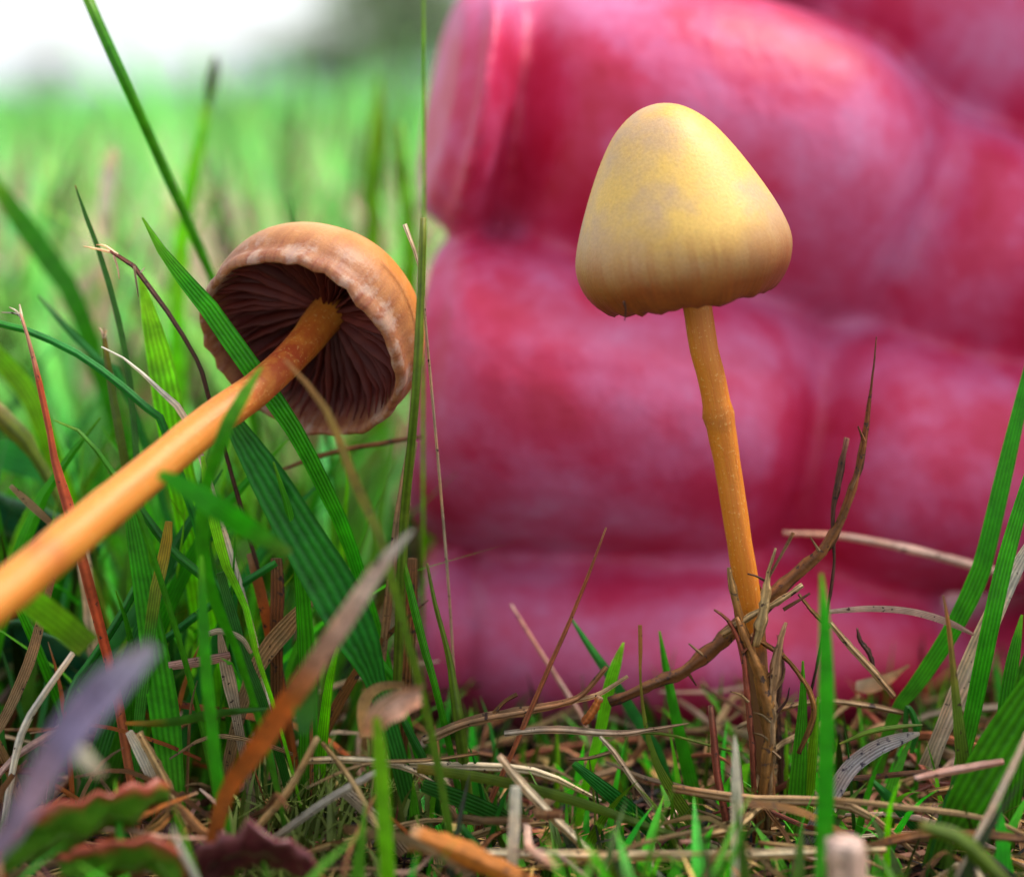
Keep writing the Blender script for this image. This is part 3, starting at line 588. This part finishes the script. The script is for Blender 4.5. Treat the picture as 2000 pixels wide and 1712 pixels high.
T(S, 't', 'brown', ln(10.5, (535, 922, 7), (640, 886, 10), (730, 868, 10), (825, 852, 8)), 'thin brown twig lying level under the brown cap', 'straw', root=False, rough=.2)
T(S, 't', 'straw', ln(10.0, (806, 862, 18), (790, 950, 22), (772, 1060, 18)), 'thick tan stub under the olive stalk', 'straw')
T('dead_leaf', 'b', 'straw', ln(10.0, (612, 1165, 18), (560, 1225, 38), (515, 1280, 36), (478, 1360, 26)), 'brown ribbed dead blade folded under the very wide blade', 'leaf', fold=.3)
T('dead_leaf', 'b', 'pale', ln(9.9, (428, 1228, 6), (437, 1280, 22), (450, 1340, 28), (462, 1400, 20)), 'pale pointed dead blade tip below the blunt dark blade', 'leaf', fold=.35)
T('dead_leaf', 'b', 'orange', ln(10.2, (488, 1080, 14), (505, 1140, 22), (525, 1230, 20)), 'orange dead blade standing behind the very wide blade', 'leaf')
T('dead_leaf', 'b', 'brown', ln(10.1, (540, 1090, 22), (542, 1160, 28), (540, 1230, 26)), 'upright brown dead blade beside the orange one', 'leaf')
T(G, 'b', 'green', ln(9.9, (786, 1085, 8), (805, 1170, 16), (830, 1270, 16), (850, 1340, 14)), 'slim green blade left of the lowest fingertip', 'grass')
T('dead_leaf', 'b', 'brown', ln(10.2, (806, 1090, 18), (800, 1200, 30), (790, 1330, 28)), 'ribbed brown dead blade next to the lowest fingertip', 'leaf')
T('dry_stalk', 't', 'pale', ln(10.6, (150, 1030, 22), (166, 1110, 26), (176, 1200, 26), (180, 1270, 24)), 'thick pale stalk base behind the orange stem', 'stalk')
T(S, 'b', 'straw', ln(9.6, (20, 948, 10), (60, 985, 18), (98, 1020, 14)), 'short tan curl above the orange stem', 'straw', root=False, fold=.4)
T(S, 'b', 'pale', ln(9.8, (400, 1240, 12), (430, 1232, 14), (470, 1245, 12), (490, 1275, 10)), 'tan curled straw hooked around the pointed dead tip', 'straw', root=False)
T(S, 'b', 'pinkish', ln(9.9, (330, 1300, 18), (400, 1290, 22), (450, 1280, 18)), 'shiny lilac straw lying behind the bright green blade', 'straw', root=False)
T(G, 'b', 'green', ln(10.1, (700, 1215, 14), (740, 1290, 18), (775, 1340, 14)), 'green blade emerging right of the very wide blade', 'grass')
T(G, 'b', 'deep', ln(10.0, (778, 1385, 10), (805, 1440, 18), (830, 1490, 16)), 'short dark green blade beside the curled tan leaf', 'grass')
T('seed_stalk', 'b', 'lime', ln(13.2, (408, 195, 12), (388, 290, 24), (365, 400, 30), (350, 520, 34), (345, 700, 34)), 'blurred lime blade carrying a dark seed head', 'grass', fibres=[('seed_head', 'seed', ln(13.2, (420, 108, 6), (418, 135, 20), (412, 165, 22), (407, 205, 10)))])
T(G, 'b', 'lime', ln(14.5, (742, 150, 8), (735, 260, 30), (728, 380, 34), (735, 560, 34)), 'blurred yellow-green blade above the brown cap', 'grass')
T(G, 'b', 'lime', ln(14.0, (780, 240, 10), (790, 360, 26), (800, 480, 30)), 'blurred lime blade close to the uppermost fingertip', 'grass')
T(G, 'b', 'white', ln(13.5, (222, 290, 14), (212, 345, 32), (205, 400, 28), (205, 470, 18)), 'blurred white dry blade in the meadow', 'grass')
T(G, 'b', 'green', ln(12.5, (-30, 330, 20), (40, 430, 44), (110, 530, 44), (160, 620, 40)), 'blurred wide green blade slanting behind the red-tipped one', 'grass')
T(G, 'b', 'redtip', ln(11.2, (566, 380, 3), (571, 405, 9), (577, 440, 10), (590, 520, 10)), 'little blade tip peeping over the brown cap', 'grass')
# ---- right: turf before the fingers
T('dry_stalk', 't', 'olive', ln(9.95, (834, 1100, 5), (850, 1180, 9), (874, 1270, 12), (886, 1340, 17), (896, 1410, 24)), 'olive tapered stalk before the lowest fingertip', 'stalk', rough=.1)
T('dry_stalk', 't', 'rust', ln(9.8, (1184, 1030, 4), (1150, 1120, 7), (1105, 1230, 8), (1060, 1330, 10), (1000, 1470, 11), (930, 1625, 12)), 'thin dark reddish stalk slanting across the lowest finger', 'stalk', rough=.15)
T('dry_stalk', 't', 'pinkish', ln(10.8, (998, 1180, 5), (1060, 1280, 8), (1105, 1350, 9), (1140, 1410, 9)), 'blurred pale pink stalk crossing behind the dark reddish one', 'stalk')
T(G, 'b', 'blue', ln(10.4, (1116, 1208, 5), (1150, 1260, 14), (1195, 1325, 20), (1255, 1420, 22), (1290, 1480, 20)), 'bluish green blade pointing up at the slanting reddish stalk', 'grass')
T(G, 'b', 'lime', ln(10.2, (1218, 1254, 4), (1204, 1295, 20), (1188, 1350, 24), (1172, 1430, 22), (1155, 1490, 18)), 'short pointed lime blade between stalks', 'grass')
T('dry_stalk', 'b', 'tantip', ln(9.8, (1250, 1220, 8), (1251, 1270, 8), (1251, 1330, 5), (1262, 1420, 9), (1285, 1495, 16), (1325, 1565, 26), (1362, 1622, 26)), 'thin stalk with dark tip widening into a green base', 'grass', fold=.3)
T(G, 'b', 'green', ln(10.3, (1288, 1232, 4), (1300, 1300, 14), (1318, 1390, 20), (1338, 1480, 26), (1360, 1570, 30)), 'slender green spike next to the dark-tipped stalk', 'grass')
T(S, 't', 'straw', ln(9.9, (826, 1445, 18), (920, 1408, 20), (1040, 1385, 18), (1110, 1370, 14), (1142, 1352, 12), (1185, 1302, 10)), 'forked tan straw lying level at the lowest finger', 'straw', root=False, rough=.18, fibres=[('fork', 'pale', ln(9.9, (1120, 1368, 11), (1170, 1355, 10), (1226, 1320, 7))), ('fork', 'brown', ln(9.9, (960, 1398, 10), (985, 1370, 8), (1010, 1355, 9)))])
T(S, 't', 'orange', ln(9.8, (1172, 1360, 14), (1160, 1385, 18), (1140, 1412, 16)), 'stubby orange-tan bit on the forked straw', 'straw', root=False, rough=.2)
T(S, 't', 'pale', ln(9.8, (985, 1432, 12), (1080, 1424, 15), (1200, 1432, 14), (1270, 1424, 9), (1345, 1412, 3)), 'spotted pale straw with split end lying level', 'straw', root=False, rough=.1, fibres=[('fibre', 'olive', ln(9.8, (1200, 1432, 6), (1290, 1432, 6), (1360, 1448, 5), (1440, 1470, 4)))])
T(G, 'b', 'olive', ln(9.5, (815, 1500, 22), (930, 1516, 24), (1040, 1540, 24), (1150, 1572, 22), (1260, 1612, 18), (1400, 1655, 12)), 'long olive green blade lying along the turf', 'grass', root=False)
T(S, 't', 'pale', ln(9.2, (905, 1664, 16), (1100, 1668, 20), (1300, 1670, 20), (1500, 1666, 20), (1730, 1656, 18)), 'long pale straw lying level, longest of all', 'straw', root=False, rough=.06)
T(S, 't', 'pale', ln(9.4, (975, 1475, 14), (1010, 1520, 18), (1075, 1590, 18), (1150, 1662, 18), (1215, 1730, 18)), 'pale straw sloping down under the long olive blade', 'straw', root=False, rough=.12)
T('dry_stalk', 't', 'orange', ln(8.8, (800, 1632, 48), (880, 1656, 50), (960, 1690, 46), (1060, 1745, 44)), 'thick pinkish brown dead stem in the litter', 'stalk', root=False, rough=.15)
T(S, 'b', 'white', ln(9.0, (1008, 1535, 20), (1004, 1620, 22), (998, 1720, 22)), 'blurred white upright straw before the sloping straw', 'straw')
T(S, 't', 'pale', ln(9.7, (1172, 1438, 8), (1200, 1470, 11), (1245, 1535, 11), (1315, 1622, 11)), 'kinked pale straw under the spotted straw', 'straw', root=False, rough=.12, fibres=[('fork', 'straw', ln(9.7, (1195, 1468, 8), (1150, 1480, 7), (1110, 1482, 5))), ('fork', 'straw', ln(9.7, (1235, 1525, 6), (1240, 1560, 3)))])
T('dry_stalk', 't', 'rust', ln(9.7, (1388, 1378, 12), (1394, 1440, 14), (1402, 1520, 15), (1420, 1610, 15)), 'rusty red upright stub left of the white blade', 'stalk', rough=.12)
T(S, 'b', 'white', ln(9.15, (1435, 1436, 3), (1437, 1480, 14), (1439, 1560, 22), (1440, 1640, 23), (1438, 1725, 22)), 'bleached pointed blade standing upright below the mushroom', 'straw', fold=.3)
T('dry_stalk', 't', 'brown', ln(10.0, (1712, 657, 2), (1706, 720, 4), (1697, 790, 7), (1690, 850, 12), (1670, 940, 16), (1640, 1020, 20), (1600, 1080, 24), (1520, 1152, 28), (1445, 1222, 30), (1400, 1262, 30), (1335, 1310, 26), (1250, 1345, 22), (1190, 1372, 18)), 'rough brown dry stem arching up past the mushroom foot', 'stalk', n=40, rough=.28, root=False)
T('dry_stalk', 't', 'dark', ln(10.0, (1655, 855, 10), (1640, 925, 14), (1626, 1010, 8), (1629, 1100, 7), (1616, 1190, 6), (1600, 1280, 6), (1584, 1350, 6)), 'dark wiry stalk hanging along the rough brown stem', 'stalk', rough=.3, n=24, root=False)
T('dry_stalk', 't', 'brown', ln(9.8, (1424, 1108, 8), (1434, 1165, 16), (1448, 1215, 17), (1470, 1275, 16), (1484, 1340, 20), (1498, 1420, 22), (1500, 1500, 18)), 'rough brown stalk pressed against the orange mushroom foot', 'stalk', rough=.3, n=24)
T('dry_stalk', 't', 'straw', ln(9.75, (1515, 1070, 5), (1500, 1120, 9), (1496, 1160, 20), (1486, 1220, 22), (1476, 1262, 14)), 'broken tan sheath at the orange mushroom foot', 'stalk', rough=.25, root=False, fibres=[('fibre', 'dark', ln(9.75, (1496, 1135, 6), (1478, 1125, 4), (1460, 1120, 3))), ('fibre', 'straw', ln(9.75, (1500, 1130, 6), (1525, 1085, 6), (1550, 1040, 8)))])
T(S, 't', 'straw', ln(9.8, (1568, 1142, 9), (1520, 1175, 12), (1470, 1200, 14), (1410, 1240, 16)), 'tan straw crossing the orange mushroom foot', 'straw', root=False, rough=.2, fibres=[('fork', 'brown', ln(9.8, (1530, 1190, 8), (1560, 1172, 6), (1582, 1158, 4)))])
T(S, 't', 'brown', ln(9.9, (1560, 1160, 6), (1588, 1195, 8), (1620, 1225, 9)), 'short brown twig right of the mushroom foot', 'straw', root=False, rough=.2)
T('dry_stalk', 'b', 'pinkish', ln(9.9, (1620, 1194, 10), (1700, 1188, 14), (1780, 1194, 15), (1850, 1214, 15), (1902, 1239, 6)), 'arched greyish dry blade pointing right above the turf', 'straw', root=False, fold=.3)
T('dry_stalk', 't', 'pinkish', lv((1530, 1040, 8, 11.1), (1640, 1046, 12, 11.1), (1750, 1066, 16, 11), (1870, 1096, 18, 11), (1990, 1130, 18, 11)), 'blurred pale stalk lying across before the fingers', 'stalk', root=False)
T(G, 'b', 'green', lv((1604, 1120, 6, 8.8), (1610, 1200, 20, 8.8), (1614, 1320, 30, 8.8), (1614, 1450, 32, 8.8), (1612, 1580, 34, 8.8), (1608, 1730, 34, 8.8)), 'soft bright green blade standing before the dark wiry stalk', 'grass', n=20)
T(G, 'b', 'green', ln(9.9, (1568, 1290, 4), (1568, 1370, 16), (1563, 1460, 28), (1556, 1560, 36), (1548, 1650, 36)), 'ribbed green blade left of the soft bright one', 'grass')
T(G, 'b', 'lime', ln(10.0, (1598, 1360, 4), (1590, 1440, 18), (1580, 1540, 24), (1572, 1630, 24)), 'narrow lime blade tucked behind the ribbed green one', 'grass')
T(S, 't', 'straw', ln(9.8, (1622, 1216, 9), (1660, 1262, 14), (1705, 1310, 15), (1746, 1360, 12)), 'tan split straw under the arched greyish blade', 'straw', root=False, rough=.12)
T(G, 'b', 'green', lv((2060, 520, 8, 10.2), (2010, 720, 22, 10.2), (1965, 910, 34, 10.2), (1925, 1080, 38, 10.2), (1905, 1140, 42, 10.2), (1860, 1230, 38, 10.2), (1795, 1330, 34, 10.25), (1750, 1390, 26, 10.3)), 'tall green blade bent at the knee beside the fingers', 'grass', n=26)
T(G, 'b', 'green', lv((2050, 800, 10, 9.9), (2005, 950, 26, 9.9), (1965, 1090, 34, 9.9), (1935, 1220, 36, 9.9), (1900, 1390, 34, 9.95), (1880, 1480, 30, 10)), 'tall straight green blade crossing the white husk', 'grass', n=20)
T('husk', 'b', 'white', lv((2030, 1030, 14, 9.98), (1985, 1110, 30, 9.98), (1945, 1190, 40, 9.98), (1905, 1280, 46, 9.98), (1865, 1370, 40, 9.98), (1835, 1440, 34, 9.98), (1812, 1498, 40, 9.98)), 'bleached white husk leaning behind the tall straight blade', 'straw', root=False, fold=.35, n=20)
T('dry_stalk', 'b', 'tantip', ln(9.6, (1842, 1162, 3), (1852, 1215, 9), (1860, 1290, 12), (1868, 1370, 18), (1878, 1460, 26), (1888, 1560, 32), (1892, 1640, 32)), 'green blade with long tan tip before the white husk', 'grass')
T(G, 'b', 'green', lv((2090, 1240, 50, 9.5), (2010, 1370, 84, 9.5), (1945, 1475, 96, 9.5), (1885, 1575, 84, 9.5), (1845, 1640, 60, 9.55)), 'broad ribbed green blade leaning low over the litter', 'grass', n=20, fold=.14)
T('dead_leaf', 'b', 'spotted', ln(9.7, (1796, 1432, 8), (1760, 1442, 26), (1710, 1462, 36), (1660, 1500, 36), (1625, 1555, 34), (1595, 1610, 34), (1562, 1670, 30)), 'grey speckled dead leaf arching over the turf', 'leaf', root=False, n=22, fold=.3)
T(S, 'b', 'olive', ln(9.75, (1640, 1452, 5), (1700, 1428, 12), (1760, 1418, 10), (1802, 1415, 4)), 'thin olive-brown straw above the speckled leaf', 'straw', root=False)
T(S, 't', 'pinkish', ln(9.4, (1786, 1520, 12), (1850, 1506, 16), (1915, 1494, 15), (1960, 1486, 12)), 'pinkish round straw under the tan-tipped blade', 'straw', root=False, rough=.1)
T(S, 't', 'white', ln(9.0, (2010, 1430, 12), (1955, 1545, 15), (1905, 1645, 15), (1860, 1735, 15)), 'bluish white straw sloping under the broad ribbed blade', 'straw', root=False, rough=.1)
T('dry_stalk', 't', 'olive', ln(8.6, (1796, 1610, 20), (1870, 1636, 34), (1920, 1680, 34), (1975, 1740, 32)), 'blurred olive-brown stalk bending down in the litter', 'stalk', root=False)
T('dry_stalk', 't', 'brown', ln(9.2, (1700, 1652, 14), (1790, 1630, 17), (1900, 1628, 17), (2030, 1640, 18)), 'brown stalk lying level below the broad ribbed blade', 'stalk', root=False, rough=.25)
T('dry_stalk', 't', 'pinkish', ln(8.5, (1650, 1640, 76), (1652, 1690, 80), (1655, 1745, 80)), 'blurred cut pale stub in the litter', 'stalk', rough=.1)
T('dry_stalk', 't', 'dark', ln(10.0, (1674, 1226, 4), (1680, 1250, 9), (1696, 1272, 11), (1706, 1300, 8)), 'tiny black curled tendril against the fingers', 'stalk', root=False, rough=.2)
T('dead_leaf', 'b', 'white', ln(10.6, (1672, 1338, 20), (1700, 1338, 40), (1735, 1325, 38), (1775, 1298, 14)), 'crumpled pale leaf scrap behind the tan split straw', 'leaf', root=False, twist=.8)
T(G, 'b', 'green', ln(9.8, (1996, 1200, 5), (1982, 1270, 24), (1968, 1350, 30), (1955, 1450, 30)), 'green blade rising right of the white husk', 'grass')
T(G, 'b', 'green', ln(9.7, (2020, 1240, 10), (2005, 1320, 40), (1990, 1420, 44), (1980, 1530, 40)), 'wide green blade at the turf end beyond the husk', 'grass')
T('dry_stalk', 't', 'brown', ln(9.9, (1466, 1240, 10), (1540, 1290, 9), (1590, 1380, 12), (1560, 1470, 12)), 'looping brown rootlet beside the mushroom foot', 'stalk', root=False, rough=.25)
T(S, 't', 'straw', ln(10.2, (1440, 1420, 9), (1520, 1385, 11), (1600, 1370, 12), (1680, 1375, 12), (1780, 1395, 10)), 'tan straw lying level behind the green spikes', 'straw', root=False, rough=.15)
T(G, 'b', 'deep', ln(10.1, (1780, 1470, 8), (1790, 1420, 14), (1772, 1380, 10), (1768, 1440, 12)), 'small dark green curl behind the speckled leaf', 'grass', root=False)
T(G, 'b', 'blue', ln(9.9, (1700, 1520, 8), (1740, 1560, 22), (1790, 1610, 30), (1830, 1650, 24)), 'bluish green blade lying under the speckled leaf', 'grass', root=False)
T(G, 'b', 'deep', ln(9.8, (1120, 1490, 14), (1180, 1540, 30), (1240, 1590, 34), (1300, 1650, 26)), 'dark green blade lying beneath the kinked straw', 'grass', root=False)
T(G, 'b', 'deep', ln(9.6, (826, 1532, 30), (900, 1560, 40), (970, 1590, 36), (1030, 1620, 20)), 'blurred dark green blade beneath the long olive one', 'grass', root=False)
T(G, 'b', 'blue', ln(9.4, (900, 1612, 14), (930, 1650, 18), (975, 1690, 16)), 'small pale-edged green blade by the thick dead stem', 'grass', root=False)

for lab, mt, pth in (('rough brown root-like stalk wrapping the front of the mushroom foot', 'brown', ((1440, 1205, 10), (1462, 1260, 20), (1490, 1330, 24), (1505, 1410, 22), (1496, 1500, 20))),
                     ('ragged tan sheath strip standing right of the mushroom foot', 'straw', ((1535, 1215, 6), (1520, 1270, 18), (1510, 1350, 20), (1506, 1450, 18))),
                     ('thin rusty rootlet curling left of the mushroom foot', 'rust', ((1395, 1190, 4), (1425, 1215, 8), (1450, 1275, 11), (1462, 1370, 12), (1470, 1470, 12))),
                     ('dark ragged twig rising behind the mushroom foot', 'dark', ((1520, 1240, 5), (1528, 1300, 10), (1518, 1390, 12), (1524, 1480, 12)))):
    T('dry_stalk', 't', mt, ln(9.76 if 'behind' not in lab else 10.2, *pth), lab, 'stalk', rough=.34, n=26,
      fibres=[('fibre', mt, ln(9.75, (pth[2][0], pth[2][1], 7), (pth[2][0]+18, pth[2][1]-22, 5), (pth[2][0]+24, pth[2][1]-48, 2))), ('fibre', 'straw', ln(9.74, (pth[3][0], pth[3][1], 7), (pth[3][0]-16, pth[3][1]-14, 5), (pth[3][0]-36, pth[3][1]-20, 2)))])
for k_i, (u_, v_, du, dv) in enumerate(((1560, 1118, 26, -22), (1602, 1078, -20, -30), (1495, 1172, -14, -34), (1662, 955, 16, -36), (1688, 862, -12, -30), (1375, 1280, -30, -24), (1340, 1308, 20, 30))):
    b = bpy.data.objects['dry_stalk']; rs_ = [o for o in C.objects if o.get('label', '').startswith('rough brown dry stem')][0]
    fp = [(*(P(u_+du*t, v_+dv*t, 9.98)-rs_.location), (8-5*t)*10/F) for t in (0, .5, 1)]
    link('fibre', tube_mesh('fibre', fp, 6, 5, .2, k_i), M['straw' if k_i % 2 else 'brown'], rs_)

# broad leaves
def broadleaf(label, mat, pts, wid, n=14, m=8, lob=.08, cup=.18, seed=0.):
    q = catmull([(*p, 1) for p in pts], n); V = []; Fs = []; UV = []
    b = Vector(q[0][:3])
    for i, p in enumerate(q):
        t = i/n; T_ = (Vector(q[min(i+1, n)][:3])-Vector(q[max(i-1, 0)][:3])).normalized()
        W = T_.cross(Vector((0, .7, .72))).normalized(); N = W.cross(T_).normalized()
        w_ = wid*(math.sin(math.pi*min(1, .06+t*.94))**.6)*(1+lob*math.sin(t*38+seed))
        for j in range(m+1):
            a = j/m*2-1
            V.append(Vector(p[:3])-b+W*a*w_*.5+N*(abs(a)**1.6*cup*wid*.5+.05*wid*mnoise.noise(Vector((i*.5, j*.6, seed)))*3)); UV.append((j/m, t))
    for i in range(n):
        for j in range(m):
            a = i*(m+1)+j; Fs.append((a, a+1, a+m+2, a+m+1))
    o = link('broad_leaf', mesh('broad_leaf', V, Fs, UV), mat); o.location = b
    md = o.modifiers.new('t', 'SOLIDIFY'); md.thickness = .02; md.offset = 0
    return tag(o, label, 'leaf')
lg = leaf_mat('dark_leaf', (.006, .075, .035), (.012, .11, .04), (.02, .10, .03), .3); lr = leaf_mat('reddened_leaf', (.06, .22, .012), (.12, .28, .015), (.34, .06, .03), .4); lc = leaf_mat('crimson_leaf', (.05, .008, .014), (.14, .014, .03), (.20, .05, .06), .35)
broadleaf('dark green broad weed leaf under the orange stem, upper one', lg, [P(190, 1110, 11.2), P(90, 1060, 11.3), P(-20, 1030, 11.5), P(-140, 1030, 11.7)], .75, seed=1)
broadleaf('dark green broad weed leaf under the orange stem, lower one', lg, [P(170, 1330, 10.6), P(70, 1280, 10.7), P(-40, 1270, 10.9), P(-160, 1290, 11.1)], .62, seed=3)
broadleaf('green broad leaf with reddened curled edge in the litter', lr, [P(330, 1560, 8.9), P(240, 1590, 8.8), P(130, 1630, 8.7), P(10, 1690, 8.7)], .44, seed=5, cup=.2, lob=.16)
broadleaf('dark green drooping leaf beside the reddened one', lr, [P(120, 1700, 8.6), P(210, 1690, 8.6), P(300, 1680, 8.6), P(360, 1740, 8.6)], .36, seed=8, cup=.15, lob=.18)
broadleaf('crumpled dark crimson leaf in the litter', lc, [P(380, 1720, 8.7), P(450, 1675, 8.7), P(530, 1665, 8.7), P(620, 1710, 8.7)], .36, seed=7, cup=.1, lob=.32)

# ------------------------------------------------------------------ look-alike blades and straws of the turf, one object each
def proto(kind, i):
    if kind == 'b':
        a = random.uniform(.15, .6); return blade_mesh('grass_blade', [(a, 0, 1, .004), (a*.62, 0, .8, .03), (a*.28, 0, .45, .05), (0, 0, 0, .045)], 9, .25, .01, random.uniform(-.6, .6), random.uniform(-.6, .6))
    b = [(random.uniform(-.06, .06)) for _ in range(3)]
    return (tube_mesh if i % 2 else blade_mesh)('straw', [(-.5, 0, b[0], .012), (-.18, b[1], .04+b[1], .03), (.2, b[2], b[2]*.5+.03, .034), (.5, 0, 0, .028)], 9)
ADJ = dict(green='mid-green', lime='lime green', blue='bluish green', deep='dark green', olive='olive green', straw='tan', brown='dark brown', pale='pale', pinkish='pinkish', rust='rusty red', orange='orange-brown')
def fill(kind, mats, n, d0, d1, u0, u1, h0, h1, label, group, name, cat, z0=0., z1=0.):
    pr = [(proto(kind, i)) for i in range(6)]; done = {}
    for i in range(n):
        b = scatter(1, d0, d1, u0, u1)[0]; m = random.choice(mats); k = random.randrange(6)
        if (k, m) not in done:
            me = pr[k].copy(); me.materials.append(M[m]); done[(k, m)] = me
            me.polygons.foreach_set('use_smooth', [True]*len(me.polygons))
        o = bpy.data.objects.new(name, done[(k, m)]); C.objects.link(o); h = random.uniform(h0, h1)
        o.location = (b[0], b[1], b[2]+random.uniform(z0, z1))
        if kind == 'b': o.rotation_euler = (random.uniform(-.25, .25), random.uniform(-.2, .2), random.uniform(0, 6.28)); q = random.uniform(1., 2.2); o.scale = (h, q if q < h else h, h)
        else: o.rotation_euler = (random.uniform(-.5, .5), random.uniform(-.45, .45), random.uniform(0, 6.28)); q = random.uniform(.5, 1.5); o.scale = (h, q, q)
        tag(o, label % ADJ[m], cat, group)
fill('b', ['green', 'lime', 'blue', 'deep', 'green'], 110, 10.0, 13.0, -150, 640, .8, 2.3, 'ordinary thin %s blade of the thick sward behind the orange stem', 'sward blades behind the orange stem', 'grass_shoot', 'grass')
fill('b', ['green', 'deep', 'lime', 'olive'], 60, 9.3, 11.2, 830, 2150, .35, .82, 'ordinary short %s blade of the low turf before the fingers', 'low turf blades before the fingers', 'grass_shoot', 'grass')
fill('b', ['straw', 'brown', 'pale', 'orange', 'brown'], 60, 9.9, 12.5, -120, 720, .6, 1.6, 'ordinary upright %s dead blade in the sward behind the orange stem', 'dead upright blades behind the orange stem', 'withered_shoot', 'grass')
fill('s', ['straw', 'brown', 'pale', 'straw', 'brown', 'pinkish', 'rust'], 130, 9.0, 11.6, 820, 2150, .5, 1.5, 'ordinary loose %s straw of the litter under the upright mushroom', 'loose straws under the upright mushroom', 'straw', 'straw', .08, .46)
fill('s', ['straw', 'brown', 'pale', 'orange', 'pinkish', 'brown'], 110, 8.8, 12.5, -100, 830, .5, 1.5, 'ordinary loose %s straw of the litter under the leaning mushroom', 'loose straws under the leaning mushroom', 'straw', 'straw', .1, .75)
